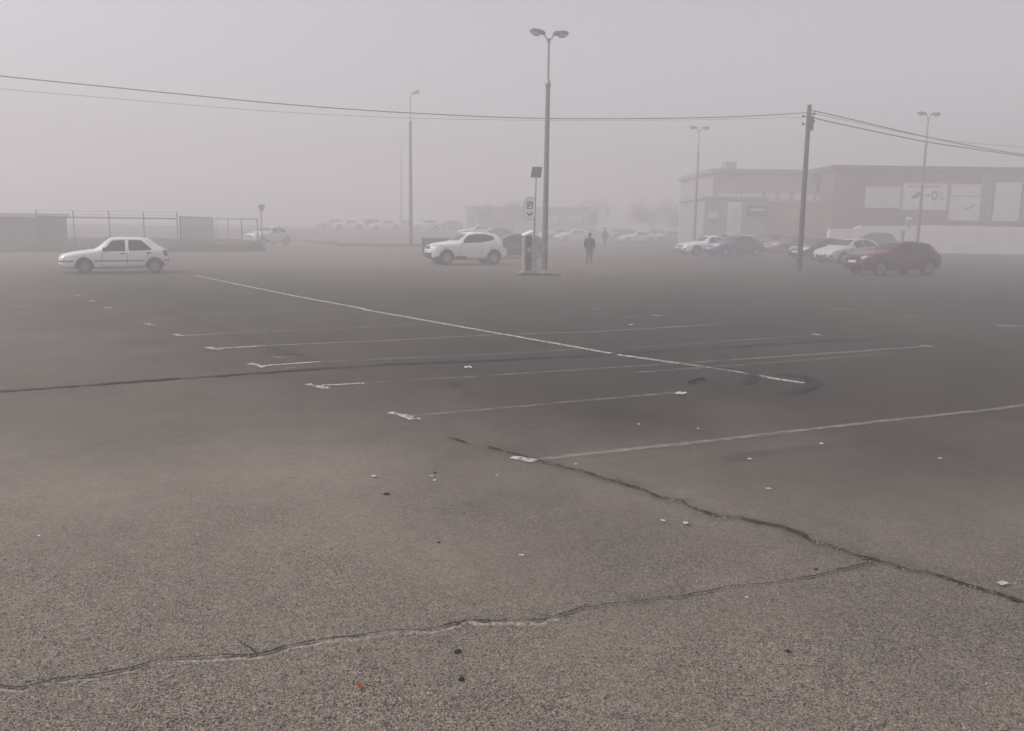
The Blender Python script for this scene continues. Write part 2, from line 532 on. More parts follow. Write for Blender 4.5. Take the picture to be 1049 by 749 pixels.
# ------------------------------------------------------------------ cars
STYLES = {
    'hatch': dict(L=3.85, W=1.63, r=.272, wx=(.88, 3.33), clr=.17,
        top=[(0, .40), (0, .52), (.03, .66), (.12, .715), (.45, .80), (1.16, .895), (1.22, .91), (1.74, 1.325), (2.0, 1.355), (2.6, 1.365), (3.08, 1.325), (3.17, 1.295), (3.74, .93), (3.80, .86), (3.85, .55), (3.85, .42)],
        belt=[(0, .42), (.1, .60), (.45, .72), (1.16, .82), (2.0, .845), (3.3, .88), (3.7, .86), (3.85, .5)],
        side=[[(1.50, .83), (1.86, 1.235), (2.30, 1.258), (2.30, .845)], [(2.42, .85), (2.42, 1.258), (2.88, 1.248), (3.24, .91), (3.20, .885)]],
        screen=(.90, 1.30, .60, .50), rear=(.93, 1.25, .56, .47),
        head=[(.40, .56), (.70, .58), (.71, .69), (.40, .66)], tail=[(.50, .66), (.72, .66), (.70, .86), (.54, .86)],
        tail_side=[(3.755, .66), (3.825, .66), (3.80, .86), (3.745, .86)], head_side=[(.03, .54), (.20, .56), (.22, .69), (.08, .65)],
        strip=.475, rim='dark_rim', grille=[(-.34, .56), (.34, .56), (.34, .64), (-.34, .64)], wr=.68),
    'crossover': dict(L=4.13, W=1.765, r=.345, wx=(.80, 3.33), clr=.23,
        top=[(0, .45), (0, .58), (.05, .82), (.18, .93), (.55, 1.03), (1.05, 1.09), (1.30, 1.12), (1.95, 1.50), (2.3, 1.555), (2.7, 1.565), (3.3, 1.50), (3.62, 1.43), (3.95, 1.06), (4.06, .95), (4.13, .65), (4.13, .5)],
        belt=[(0, .55), (.1, .78), (.5, .94), (1.2, .99), (2.2, 1.02), (3.2, 1.08), (3.6, 1.06), (4.0, .9), (4.13, .58)],
        side=[[(1.52, 1.03), (1.98, 1.385), (2.4, 1.45), (2.9, 1.44), (3.30, 1.37), (3.40, 1.25), (3.25, 1.17), (2.6, 1.07)]],
        screen=(1.11, 1.47, .70, .55), rear=(1.10, 1.40, .58, .48),
        head=[(.42, .86), (.78, .90), (.74, .99), (.46, .93)], tail=[(.55, .85), (.78, .80), (.74, 1.06), (.62, 1.08)],
        tail_side=[(3.80, .90), (3.98, .78), (3.97, .92), (3.80, 1.06)], head_side=[(.12, .86), (.62, .93), (.60, .985), (.2, .93)],
        strip=None, clad=True, round_lamp=(.60, .70, .10), rim='rim', grille=[(-.40, .74), (.40, .74), (.34, .86), (-.34, .86)], wr=.70,
        lower=[(-.6, .30), (.6, .30), (.7, .58), (.5, .50), (-.5, .50), (-.7, .58)]),
    'coupe': dict(L=4.60, W=1.83, r=.33, wx=(.92, 3.66), clr=.16,
        top=[(0, .38), (0, .50), (.03, .66), (.25, .76), (.8, .87), (1.35, .94), (1.42, .95), (2.05, 1.32), (2.4, 1.385), (2.8, 1.39), (3.2, 1.32), (3.95, 1.02), (4.35, .99), (4.52, .95), (4.60, .66), (4.6, .5)],
        belt=[(0, .45), (.1, .64), (.5, .76), (1.4, .87), (2.5, .90), (3.6, .93), (4.3, .92), (4.6, .55)],
        side=[[(1.72, .90), (2.12, 1.23), (2.55, 1.315), (2.62, .915)], [(2.68, .915), (2.63, 1.315), (2.95, 1.29), (3.55, 1.03), (3.50, .95)]],
        screen=(.95, 1.33, .70, .54), rear=(1.02, 1.32, .66, .52),
        head=[(.42, .58), (.82, .63), (.78, .74), (.44, .68)], tail=[(.50, .74), (.84, .74), (.80, .90), (.52, .90)],
        tail_side=[(4.36, .74), (4.56, .74), (4.52, .88), (4.36, .88)], head_side=[(.05, .58), (.36, .66), (.34, .74), (.1, .70)],
        strip=None, rim='dark_rim', grille=[(-.33, .36), (.33, .36), (.40, .62), (.36, .69), (-.36, .69), (-.40, .62)], wr=.68,
        fog=True),
    'family': dict(L=4.30, W=1.80, r=.32, wx=(.88, 3.52), clr=.16,
        top=[(0, .40), (0, .52), (.05, .70), (.28, .82), (.75, .94), (1.12, 1.01), (1.20, 1.03), (1.95, 1.40), (2.3, 1.465), (2.7, 1.475), (3.35, 1.42), (3.72, 1.34), (4.08, 1.02), (4.22, .90), (4.30, .62), (4.3, .45)],
        belt=[(0, .48), (.1, .68), (.5, .83), (1.2, .90), (2.5, .95), (3.5, 1.0), (4.0, .94), (4.3, .55)],
        side=[[(1.45, .92), (2.00, 1.32), (2.48, 1.39), (2.55, .955)], [(2.63, .96), (2.57, 1.395), (3.05, 1.37), (3.50, 1.18), (3.58, 1.05), (3.45, 1.0)]],
        screen=(1.03, 1.40, .70, .54), rear=(1.05, 1.35, .60, .50),
        head=[(.44, .66), (.80, .72), (.78, .86), (.52, .80)], tail=[(.60, .74), (.84, .74), (.76, 1.04), (.62, 1.04)],
        tail_side=[(3.96, .76), (4.20, .74), (4.12, .95), (3.99, 1.02)], head_side=[(.10, .66), (.50, .78), (.48, .87), (.2, .80)],
        strip=None, rim='rim', grille=[(-.36, .36), (.36, .36), (.44, .56), (-.44, .56)], wr=.68, fog=True),
    'suv': dict(L=4.28, W=1.77, r=.345, wx=(.86, 3.43), clr=.22,
        top=[(0, .48), (0, .62), (.04, .82), (.22, .95), (.8, 1.04), (1.32, 1.10), (1.40, 1.12), (2.05, 1.48), (2.4, 1.54), (2.8, 1.545), (3.35, 1.49), (3.72, 1.42), (4.02, 1.10), (4.20, .98), (4.28, .66), (4.28, .5)],
        belt=[(0, .55), (.1, .78), (.5, .92), (1.3, 1.0), (2.5, 1.03), (3.5, 1.09), (4.0, 1.0), (4.28, .6)],
        side=[[(1.62, 1.03), (2.10, 1.41), (2.50, 1.465), (2.60, 1.045)], [(2.68, 1.05), (2.60, 1.465), (3.05, 1.44), (3.42, 1.29), (3.50, 1.16), (3.4, 1.10)]],
        screen=(1.12, 1.47, .70, .55), rear=(1.13, 1.42, .60, .50),
        head=[(.46, .76), (.84, .82), (.82, .91), (.48, .86)], tail=[(.52, .88), (.84, .86), (.80, .99), (.54, 1.0)],
        tail_side=[(3.90, .88), (4.18, .84), (4.14, .95), (3.92, 1.0)], head_side=[(.06, .76), (.46, .86), (.44, .92), (.14, .88)],
        strip=None, clad=True, rim='dark_rim', grille=[(-.42, .56), (.42, .56), (.46, .80), (-.46, .80)], wr=.68, chrome=True),
}
NST = 90
_style_cache = {}


def car_profile(S):
    L = S['L']
    top = chaikin(S['top'], 1)
    # make x strictly increasing for interpolation
    belt = chaikin(S['belt'], 1)
    return top, belt


def car_body_mesh(S):
    L, W, clr = S['L'], S['W'], S['clr']
    top, belt = car_profile(S)
    bot = chaikin([(0, clr + .16), (.10, clr + .05), (.4, clr), (L - .5, clr + .02), (L - .15, clr + .10), (L, clr + .22)], 2)
    plan = chaikin([(0, .60), (.03, .74), (.18, .90), (.5, .975), (1.0, 1.0), (L - 1.1, 1.0), (L - .45, .965), (L - .12, .87), (L - .02, .76), (L, .66)], 2)
    # narrowing of the greenhouse
    xs_ws = [p for p in S['top'] if p[1] > S['top'][-4][1]]
    roof_x = [p[0] for p in S['top'] if p[1] > 0.9 * max(q[1] for q in S['top'])]
    tw = chaikin([(0, .60), (.3, .80), (roof_x[0] - .75, .84), (roof_x[0], S['wr'] + .02), (roof_x[-1], S['wr'] - .02), (min(roof_x[-1] + .4, L - .1), .74), (L, .62)], 1)
    verts, faces = [], []
    nring = None
    for i in range(NST + 1):
        t = i / NST
        # cluster the stations at both ends
        x = L * (0.5 - 0.5 * math.cos(math.pi * t)) * 0.45 + L * t * 0.55
        zt, zb = interp(top, x), interp(bot, x)
        if i == 0: zt = S['top'][1][1]
        zs = min(interp(belt, x), zt - .02)
        zs = max(zs, zb + .05)
        zt = max(zt, zs + .02)
        w = interp(plan, x) * W / 2
        wt = min(interp(tw, x) * W / 2, w * .97)
        ws = w * .962
        h = zs - zb
        half = [(0, zb), (w * .55, zb), (w * .84, zb + .005), (w * .955, zb + .05), (w * .985, zb + .25 * h), (w, zb + .5 * h), (w * .998, zb + .68 * h), (w * .985, zb + .88 * h), (ws, zs)]
        c = min(.10, (zt - zs) * .45)
        for k in (.2, .4, .6, .8, 1.0):
            bow = .018 * math.sin(math.pi * k) * min(1, (zt - zs) / .4)
            half.append((ws + (wt - ws) * k + bow, zs + (zt - c - zs) * k))
        half += [(wt * .965, zt - c * .52), (wt * .88, zt - c * .24), (wt * .6, zt - c * .06), (0, zt)]
        ring = [(y, z) for y, z in half] + [(-y, z) for y, z in half[-2:0:-1]]
        nring = len(ring)
        X = L / 2 - x
        verts += [(X, y, z) for y, z in ring]
    for i in range(NST):
        for k in range(nring):
            a, b = i * nring + k, i * nring + (k + 1) % nring
            faces.append((a, b, b + nring, a + nring))
    # rounded ends
    for base, s in ((0, 1), (NST * nring, -1)):
        cz = sum(verts[base + k][2] for k in range(nring)) / nring
        o = len(verts)
        for q, (sh, dx) in enumerate(((.72, .022), (.35, .032))):
            for k in range(nring):
                X, y, z = verts[base + k]
                verts.append((X + s * dx, y * (sh * .3 + .7 if q == 0 else sh), cz + (z - cz) * sh))
        prev = base
        for q in range(2):
            cur = o + q * nring
            for k in range(nring):
                faces.append((prev + k, prev + (k + 1) % nring, cur + (k + 1) % nring, cur + k))
            prev = cur
        faces.append(tuple(prev + k for k in range(nring)))
    me = bpy.data.meshes.new('car_body')
    me.from_pydata(verts, [], faces)
    bm = bmesh.new(); bm.from_mesh(me)
    bmesh.ops.recalc_face_normals(bm, faces=list(bm.faces))
    for f in bm.faces: f.smooth = True
    bm.to_mesh(me)
    bvh = BVHTree.FromBMesh(bm)
    bm.free()
    return me, bvh


def cut_arches(me, S):
    L, W, r = S['L'], S['W'], S['r']
    ra = r + .055
    ob = bpy.data.objects.new('tmp_body', me); COL.objects.link(ob)
    cb = bmesh.new()
    for wx in S['wx']:
        for s in (1, -1):
            mt = Matrix.Translation((L / 2 - wx, s * (W / 2 - .05), r)) @ Matrix.Rotation(R(90), 4, 'X')
            bmesh.ops.create_cone(cb, cap_ends=True, segments=40, radius1=ra, radius2=ra, depth=.50, matrix=mt)
    cme = bpy.data.meshes.new('tmp_cut'); cb.to_mesh(cme); cb.free()
    co = bpy.data.objects.new('tmp_cut', cme); COL.objects.link(co)
    md = ob.modifiers.new('b', 'BOOLEAN'); md.operation = 'DIFFERENCE'; md.object = co; md.solver = 'EXACT'
    dg = bpy.context.evaluated_depsgraph_get()
    out = bpy.data.meshes.new_from_object(ob.evaluated_get(dg))
    bpy.data.objects.remove(ob); bpy.data.objects.remove(co); bpy.data.meshes.remove(cme)
    for p in out.polygons:
        c = p.center
        dark = False
        for wx in S['wx']:
            if math.hypot(c.x - (L / 2 - wx), c.z - r) < ra + .003 and abs(c.y) > W / 2 - .35:
                dark = True
        if c.z < S['clr'] + .04 and p.normal.z < -.7: dark = True
        if S.get('clad'):
            d = min(math.hypot(c.x - (L / 2 - wx), c.z - r) for wx in S['wx'])
            if c.z < S['clr'] + .13: dark = True
        p.material_index = 1 if dark else 0
        p.use_smooth = True
    return out


def decal(bvh, poly, axis, off=.006, maxlen=.06):
    """a polygon laid on the body, seen along the axis; returns verts, faces"""
    bm = bmesh.new()
    vs = [bm.verts.new((a, b, 0)) for a, b in poly]
    bm.faces.new(vs)
    bmesh.ops.triangulate(bm, faces=list(bm.faces))
    for _ in range(6):
        long = [e for e in bm.edges if e.calc_length() > maxlen]
        if not long: break
        bmesh.ops.subdivide_edges(bm, edges=long, cuts=1)
        bmesh.ops.triangulate(bm, faces=list(bm.faces))
    bm.verts.index_update()
    out = []
    for v in bm.verts:
        a, b = v.co.x, v.co.y
        if axis == 'front': o, d = Vector((9, a, b)), Vector((-1, 0, 0))
        elif axis == 'rear': o, d = Vector((-9, a, b)), Vector((1, 0, 0))
        elif axis == 'left': o, d = Vector((a, 9, b)), Vector((0, -1, 0))
        elif axis == 'right': o, d = Vector((a, -9, b)), Vector((0, 1, 0))
        else: o, d = Vector((a, b, 9)), Vector((0, 0, -1))
        p, n, _i, _d = bvh.ray_cast(o, d)
        if p is None:
            q = bvh.find_nearest(Vector((a if axis in ('left', 'right') else 0, a if axis in ('front', 'rear') else 0, b)))
            p, n = q[0], q[1]
        if n.dot(d) > 0: n = -n
        out.append(p + n * off)
    fs = [[v.index for v in f.verts] for f in bm.faces]
    bm.free()
    return out, fs


def decal_mb(bvh, polys, off=.006):
    mb = MB()
    for poly, ax in polys:
        v, f = decal(bvh, poly, ax, off)
        mb.add(v, f, 0, True)
    return mb


def bar_poly(p0, p1, w):
    a, b = Vector(p0), Vector(p1)
    n = (b - a).normalized(); n = Vector((-n.y, n.x)) * w / 2
    return [tuple(a + n), tuple(b + n), tuple(b - n), tuple(a - n)]


def car_meshes(style):
    if style in _style_cache: return _style_cache[style]
    S = STYLES[style]
    L, W, r, clr = S['L'], S['W'], S['r'], S['clr']
    me, bvh = car_body_mesh(S)
    body = cut_arches(me, S)
    fx = lambda poly: [(L / 2 - x, z) for x, z in poly]
    mir = lambda poly: [(-y, z) for y, z in poly]
    D = {'body': body}
    glass = []
    for sw in S['side']:
        pl = rounded(fx(sw), .045)
        glass.append(decal_mb(bvh, [(pl, 'left')], .007).mesh('side_window'))
        glass.append(decal_mb(bvh, [(pl, 'right')], .007).mesh('side_window'))
    D['side_window'] = glass
    z0, z1, w0, w1 = S['screen']
    D['windscreen'] = decal_mb(bvh, [(rounded([(-w0, z0 + .03), (w0, z0 + .03), (w1, z1 - .02), (-w1, z1 - .02)], .08), 'front')]).mesh('windscreen')
    z0, z1, w0, w1 = S['rear']
    D['rear_window'] = decal_mb(bvh, [(rounded([(-w0, z0), (w0, z0), (w1, z1), (-w1, z1)], .08), 'rear')]).mesh('rear_window')
    hl = []
    for s in (1, -1):
        p = S['head'] if s > 0 else mir(S['head'])
        hs = fx(S['head_side'])
        mb = decal_mb(bvh, [(rounded(p, .03), 'front'), (rounded(hs, .03), 'left' if s > 0 else 'right')], .012)
        if S.get('round_lamp'):
            cy, cz, rr = S['round_lamp']
            c = [(s * cy + rr * math.cos(t * math.pi / 8), cz + rr * math.sin(t * math.pi / 8)) for t in range(16)]
            v, f = decal(bvh, c, 'front', .012); mb.add(v, f, 0, True)
        hl.append(mb.mesh('headlight'))
    D['headlight'] = hl
    tl = []
    for s in (1, -1):
        p = S['tail'] if s > 0 else mir(S['tail'])
        tl.append(decal_mb(bvh, [(rounded(p, .03), 'rear'), (rounded(fx(S['tail_side']), .03), 'left' if s > 0 else 'right')], .014).mesh('tail_light'))
    D['tail_light'] = tl
    D['grille'] = decal_mb(bvh, [(S['grille'], 'front')], .008).mesh('grille')
    zp = .44 if style in ('hatch',) else (.53 if style in ('coupe', 'family') else .60)
    zpf = .34 if style == 'hatch' else zp - .04
    D['plate_front'] = decal_mb(bvh, [([(-.26, zpf), (.26, zpf), (.26, zpf + .11), (-.26, zpf + .11)], 'front')], .016).mesh('number_plate')
    D['plate_rear'] = decal_mb(bvh, [([(-.26, zp + .05), (.26, zp + .05), (.26, zp + .16), (-.26, zp + .16)], 'rear')], .014).mesh('number_plate')
    # bumper apertures, mouldings and skirts in black plastic
    tr = []
    if S['strip']:
        z = S['strip']
        for ax in ('left', 'right'):
            tr.append((fx([(S['wx'][0] + r + .08, z - .022), (S['wx'][1] - r - .08, z - .012), (S['wx'][1] - r - .08, z + .026), (S['wx'][0] + r + .08, z + .022)]), ax))
            tr.append((fx([(.06, z - .035), (S['wx'][0] - r - .08, z - .025), (S['wx'][0] - r - .08, z + .015), (.06, z + .01)]), ax))
            tr.append((fx([(S['wx'][1] + r + .08, z - .0), (L - .05, z - .0), (L - .05, z + .05), (S['wx'][1] + r + .08, z + .05)]), ax))
            tr.append((fx([(S['wx'][0] + r + .06, clr + .02), (S['wx'][1] - r - .06, clr + .02), (S['wx'][1] - r - .06, clr + .06), (S['wx'][0] + r + .06, clr + .06)]), ax))
        tr.append(([(-.72, z - .035), (.72, z - .035), (.72, z + .01), (-.72, z + .01)], 'front'))
        tr.append(([(-.72, z - .0), (.72, z - .0), (.72, z + .05), (-.72, z + .05)], 'rear'))
        tr.append(([(-.5, clr + .10), (.5, clr + .10), (.5, clr + .17), (-.5, clr + .17)], 'front'))
    if S.get('lower'):
        tr.append((S['lower'], 'front'))
    elif not S['strip']:
        tr.append(([(-.55, clr + .10), (.55, clr + .10), (.6, clr + .17), (-.6, clr + .17)], 'front'))
    if S.get('fog'):
        for s in (1, -1):
            tr.append(([(s * .55, .36), (s * .76, .40), (s * .76, .50), (s * .58, .50)], 'front'))
    # window surrounds: rubber seal at the top of the doors
    D['trim'] = decal_mb(bvh, tr, .010).mesh('bumper_trim')
    # door seams
    seams = []
    ws = [p for sw in S['side'] for p in sw]
    xa = min(p[0] for p in ws) + .02
    xm = S['side'][0][-1][0] + .05 if len(S['side']) > 1 else 2.62
    xr = max(p[0] for p in ws) - .10
    zb = interp(S['belt'], xm) - .03
    for ax in ('left', 'right'):
        for (xt, xb) in ((xa, xa - .06), (xm, xm + .02), (xr, S['wx'][1] - r - .10)):
            seams.append((bar_poly((L / 2 - xt, zb), (L / 2 - xb, clr + .12), .014), ax))
        seams.append((bar_poly((L / 2 - xa + .06, clr + .115), (L / 2 - S['wx'][1] + r + .12, clr + .115), .012), ax))
    sm = decal_mb(bvh, seams, .004)
    bm = bmesh.new(); bm.from_mesh(body)
    nv = [bm.verts.new(v) for v in sm.v]
    for f in sm.f:
        try: g = bm.faces.new([nv[i] for i in f])
        except ValueError: continue
        g.material_index = 2; g.smooth = True
    bm.to_mesh(body); bm.free()
    # handles
    hd = []
    for s, ax in ((1, 'left'), (-1, 'right')):
        for xh in ((xm - .14, xr - .02) if len(S['side']) > 1 else (xm - .16,)):
            X = L / 2 - xh
            zh = interp(S['belt'], xh) - .10
            p, n, _i, _d = bvh.ray_cast(Vector((X, 9 * s, zh)), Vector((0, -s, 0)))
            mb = MB(); mb.box((X, p.y + s * .012, zh), (.17, .035, .035), bev=.008)
            hd.append(mb.mesh('door_handle'))
    D['handle'] = hd
    # mirrors
    mi = []
    for s in (1, -1):
        X = L / 2 - xa - .06
        zm = interp(S['belt'], xa) + .09
        mb = MB()
        mb.box((X, s * (W / 2 + .07), zm), (.11, .20, .13), bev=.035)
        mb.box((X + .02, s * (W / 2 - .05), zm - .055), (.06, .14, .04))
        mi.append(mb.mesh('wing_mirror'))
    D['mirror'] = mi
    # wheels
    wm = MB()
    tw = .19
    prof = [(r * .64, -tw / 2), (r * .90, -tw / 2), (r * .975, -tw / 2 + .018), (r, -tw / 2 + .045), (r, tw / 2 - .045), (r * .975, tw / 2 - .018), (r * .90, tw / 2), (r * .64, tw / 2), (r * .62, 0), (r * .64, -tw / 2)]
    wm.lathe(prof, 'y', 32)
    D['tyre'] = wm.mesh('wheel')
    rm = MB()
    rr = r * .655
    rm.lathe([(rr, -.075), (rr, .082), (rr * .93, .088), (rr * .90, .07), (rr * .86, .03), (.02, .03), (.0, .03)], 'y', 32, mi=0)
    rm.lathe([(rr, -.075), (.0, -.07)], 'y', 32, mi=1)
    ns = 5
    for k in range(ns):
        a = 2 * math.pi * k / ns
        q = Matrix.Rotation(a, 3, 'Y')
        rm.box(q @ Vector((rr * .52, .055, 0)), (rr * .82, .035, rr * .30), 0, rot=q, bev=.008)
    rm.lathe([(rr * .26, .05), (rr * .24, .085), (.0, .09)], 'y', 16)
    D['rim'] = rm.mesh('rim')
    _style_cache[style] = D
    return D


def set_mats(o, mats):
    me = o.data
    while len(me.materials) < len(mats): me.materials.append(mats[len(me.materials)])
    for i, m in enumerate(mats):
        o.material_slots[i].link = 'OBJECT'
        o.material_slots[i].material = m


def make_car(name, style, paint_mat, loc, rz, label, group=None, cat='car', scale=(1, 1, 1), handle=None, mirror=None, lamp='lamp_clear'):
    S = STYLES[style]; D = car_meshes(style)
    root = empty(name, loc, rz)
    root.scale = scale
    tag(root, label, cat, group)

    def part(nm, me, mats, parent=root, loc=None):
        o = bpy.data.objects.new(nm, me); COL.objects.link(o); o.parent = parent
        if not isinstance(mats, list): mats = [mats]
        set_mats(o, mats)
        if loc: o.location = loc
        return o
    b = part('body', D['body'], [paint_mat, M['black_plastic'], M['seam']])
    for g in D['side_window']: part('side_window', g, M['glass'])
    part('windscreen', D['windscreen'], M['glass'])
    part('rear_window', D['rear_window'], M['glass'])
    for g in D['headlight']: part('headlight', g, M[lamp])
    for g in D['tail_light']: part('tail_light', g, M['lamp_red'])
    part('grille', D['grille'], M['black_plastic'])
    part('number_plate', D['plate_front'], M['plate'])
    part('number_plate', D['plate_rear'], M['plate'])
    part('bumper_trim', D['trim'], M['black_plastic'])
    for g in D['handle']: part('door_handle', g, handle or paint_mat)
    for g in D['mirror']: part('wing_mirror', g, mirror or paint_mat)
    for wx in S['wx']:
        for s in (1, -1):
            w = part('wheel', D['tyre'], M['tyre'], loc=(S['L'] / 2 - wx, s * (S['W'] / 2 - .115), S['r']))
            if s < 0: w.rotation_euler = (0, 0, math.pi)
            part('rim', D['rim'], [M[S['rim']], M['black_plastic']], parent=w)
    return root


# ------------------------------------------------------------------ ground
def build_ground():
    xs = [-230 + 460 * i / 150 for i in range(151)]
    ys = [-30 + 320 * i / 150 for i in range(151)]
    vs = [(x, y, gz(x, y)) for y in ys for x in xs]
    n = len(xs)
    fs = [(j * n + i, j * n + i + 1, (j + 1) * n + i + 1, (j + 1) * n + i) for j in range(len(ys) - 1) for i in range(n - 1)]
    me = bpy.data.meshes.new('ground'); me.from_pydata(vs, [], fs)
    for p in me.polygons: p.use_smooth = True
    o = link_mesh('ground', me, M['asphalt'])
    tag(o, kind='structure')


build_ground()


def ribbon(name, pts, width, mat_, z, wob=0.0, step=0.08, widths=None, soft=False, label=None, cat=None, group=None, jag=0.0, ends=True, kind='structure'):
    """a strip on the ground following world points"""
    P = [Vector((p.x, p.y, 0)) for p in pts]
    # resample
    L = [0]
    for a, b in zip(P, P[1:]): L.append(L[-1] + (b - a).length)
    n = max(2, int(L[-1] / step))
    Q = []
    for i in range(n + 1):
        s = L[-1] * i / n
        k = 0
        while k < len(P) - 2 and s > L[k + 1]: k += 1
        t = (s - L[k]) / max(1e-9, L[k + 1] - L[k])
        Q.append(P[k].lerp(P[k + 1], t))
    if jag > 0:
        off = 0.0
        for i in range(1, len(Q) - 1):
            d = (Q[i + 1] - Q[i - 1]).normalized()
            off = off * .75 + random.gauss(0, jag)
            Q[i] = Q[i] + Vector((-d.y, d.x, 0)) * off
    cols = 4 if soft else 1
    vs, fs, ed = [], [], []
    for i, q in enumerate(Q):
        d = (Q[min(i + 1, n)] - Q[max(i - 1, 0)]).normalized()
        nn = Vector((-d.y, d.x, 0))
        w = width if widths is None else widths(i / n, i)
        for c in range(cols + 1):
            u = c / cols - .5
            vs.append(q + nn * (u * w + (random.gauss(0, wob) if wob else 0)) + Vector((0, 0, z)))
            e = 1.0
            if soft: e = max(0.0, 1 - (2 * abs(u)) ** 2)
            if ends and soft: e *= min(1, i / (n * .12 + 1), (n - i) / (n * .12 + 1))
            ed.append(e)
    m = cols + 1
    for i in range(n):
        for c in range(cols):
            a = i * m + c
            fs.append((a, a + 1, a + m + 1, a + m))
    me = bpy.data.meshes.new(name); me.from_pydata([tuple(v) for v in vs], [], fs)
    a = me.attributes.new('edge', 'FLOAT', 'POINT'); a.data.foreach_set('value', ed)
    o = link_mesh(name, me, mat_)
    tag(o, label, cat, group, kind)
    return o


def pxs(l): return [at(x, y) for x, y in l]


# painted lines -----------------------------------------------------
ZP = .008
ribbon('road_marking', pxs([(200, 282.6), (208.6, 284.3), (305.8, 304.3), (368.7, 315.8), (375.9, 318), (500, 340), (580, 354.2), (630, 363.3), (697, 372.9)]), .125, M['line_fresh'], ZP, wob=.004)
ribbon('road_marking', pxs([(699, 373.2), (713, 375), (750, 380.3), (790, 387.5)]), .11, M['line_mid'], ZP, wob=.006)
ribbon('road_marking', pxs([(788, 387.5), (800, 389.4), (823, 392.8)]), .12, M['line_fresh'], ZP, wob=.006)
STALLS = [
    ([(543, 471.6), (551.8, 471), (660, 459.4), (747, 450), (810, 442.6), (886, 434), (1016, 420), (1090, 410)], 'line_worn'),
    ([(412, 427.2), (490, 420.7), (587, 412), (700, 402)], 'line_faint'),
    ([(330, 395.4), (373, 393)], 'line_fresh'),
    ([(375, 392.9), (520, 384), (753, 368.8)], 'line_faint'),
    ([(753, 368.8), (810, 365), (880, 360.2), (954, 355)], 'line_worn'),
    ([(268, 375.3), (328, 371)], 'line_fresh'),
    ([(330, 370.9), (500, 363.5), (620, 356.5)], 'line_faint'),
    ([(220, 357.6), (272, 354.6)], 'line_fresh'),
    ([(274, 354.5), (400, 349), (513, 343), (613, 340), (683, 335.7), (744, 332)], 'line_worn'),
    ([(186, 344.4), (232, 342)], 'line_worn'),
    ([(234, 342), (400, 334), (560, 327), (678, 323.7)], 'line_faint'),
    ([(189, 322), (240, 320.8), (308.7, 318), (360, 316.6)], 'line_worn'),
    ([(405, 323), (520, 319.5), (620, 316.4)], 'line_faint'),
    ([(640, 357.5), (740, 350), (842, 343.5)], 'line_faint'),
    ([(901, 306.3), (962, 305.8)], 'line_faint'),
    ([(1019, 333.5), (1060, 334.5)], 'line_fresh'),
    ([(1021, 334.2), (1075, 339.5)], 'line_worn'),
    ([(640, 383), (790, 372), (920, 362)], 'line_faint'),
]
for l, m in STALLS:
    ribbon('road_marking', pxs(l), .09, M[m], ZP, wob=.005)
# the cross bars at the heads of the bays
for i, (a, b, w, m) in enumerate([((524, 469.4), (549, 473.2), .13, 'line_fresh'), ((400, 423.2), (428, 430.8), .13, 'line_fresh'), ((315, 394.2), (337, 399), .13, 'line_fresh'),
        ((256, 373), (271, 377), .13, 'line_fresh'), ((211, 356), (223, 359), .13, 'line_fresh'), ((178, 342.8), (187, 345), .13, 'line_fresh'),
        ((149, 331.8), (157, 333.6), .13, 'line_fresh'), ((107, 315), (114, 316.2), .15, 'line_fresh'), ((92, 308.5), (97, 309.4), .15, 'line_fresh'), ((77, 302.6), (82, 303.4), .15, 'line_fresh'),
        ((280, 366.1), (290, 367.6), .14, 'line_worn'), ((296, 377), (302, 377.6), .1, 'line_worn'),
        ((942, 354.6), (956, 355.6), .12, 'line_fresh'), ((832, 342.6), (842, 344), .14, 'line_fresh'), ((669, 323.3), (678, 324), .16, 'line_fresh'), ((607, 316.4), (617, 317), .16, 'line_worn'), ((575, 321.3), (581, 321.9), .15, 'line_worn'),
        ((927, 324.7), (943, 325), .2, 'line_worn'), ((850, 316.7), (876, 317.1), .2, 'line_worn'), ((20, 314.4), (24, 315), .15, 'line_worn'),
        ((680, 335.8), (701, 335.2), .14, 'line_worn'), ((778, 310), (783, 311), .3, 'line_worn')]):
    ribbon('road_marking', [at(*a), at(*b)], w * .8, M[m], ZP + .004, wob=.014, step=.05)

# cracks ------------------------------------------------------------
C1 = [(456.7, 448.4), (483.4, 456)]
C1b = [(497, 457.6), (520, 464), (543.5, 470), (573.5, 477.8), (603.5, 485.8), (633.6, 495.8), (660, 502.5), (678.6, 510.8), (697, 513.5), (707, 520.8), (733.7, 528.8), (759, 532), (783, 537), (805, 542), (825, 549.7), (831, 555), (849.7, 559.7), (866, 565.7), (880, 571), (899.6, 576), (920, 581), (933, 586.5), (950, 588.5), (986, 598), (1000, 603), (1019, 608), (1049, 618), (1080, 628)]
C2 = [(899.6, 577), (866, 583.7), (830, 592), (783, 599.6), (743, 603), (720, 608), (700, 612), (651, 618), (595.6, 624.5), (570, 633), (550, 638), (523, 637.6), (480, 637.8), (460, 642), (440, 646), (400, 648), (365, 653.6), (330, 657), (295, 662.6), (275, 670), (255, 672.6), (210, 674), (170, 676), (150, 681), (135, 686), (110, 691), (95, 694), (60, 697), (25, 706), (0, 705), (-40, 709)]
C3 = [(-30, 403), (0, 401.8), (45.8, 399), (114, 393.5), (171.6, 389.6), (236, 385), (305, 380), (343, 377.4), (400, 373.6), (517, 369), (600, 365), (647, 362.3), (700, 359.1), (707, 358.7)]
C3b = [(709, 358.6), (760, 355.2), (794.5, 352.7), (855, 349), (901, 347)]
C4 = [(268, 354.6), (292, 361), (314, 367), (330, 371), (347, 376.5)]
C5 = [(-20, 329), (0, 328), (40, 326.6), (112, 325)]


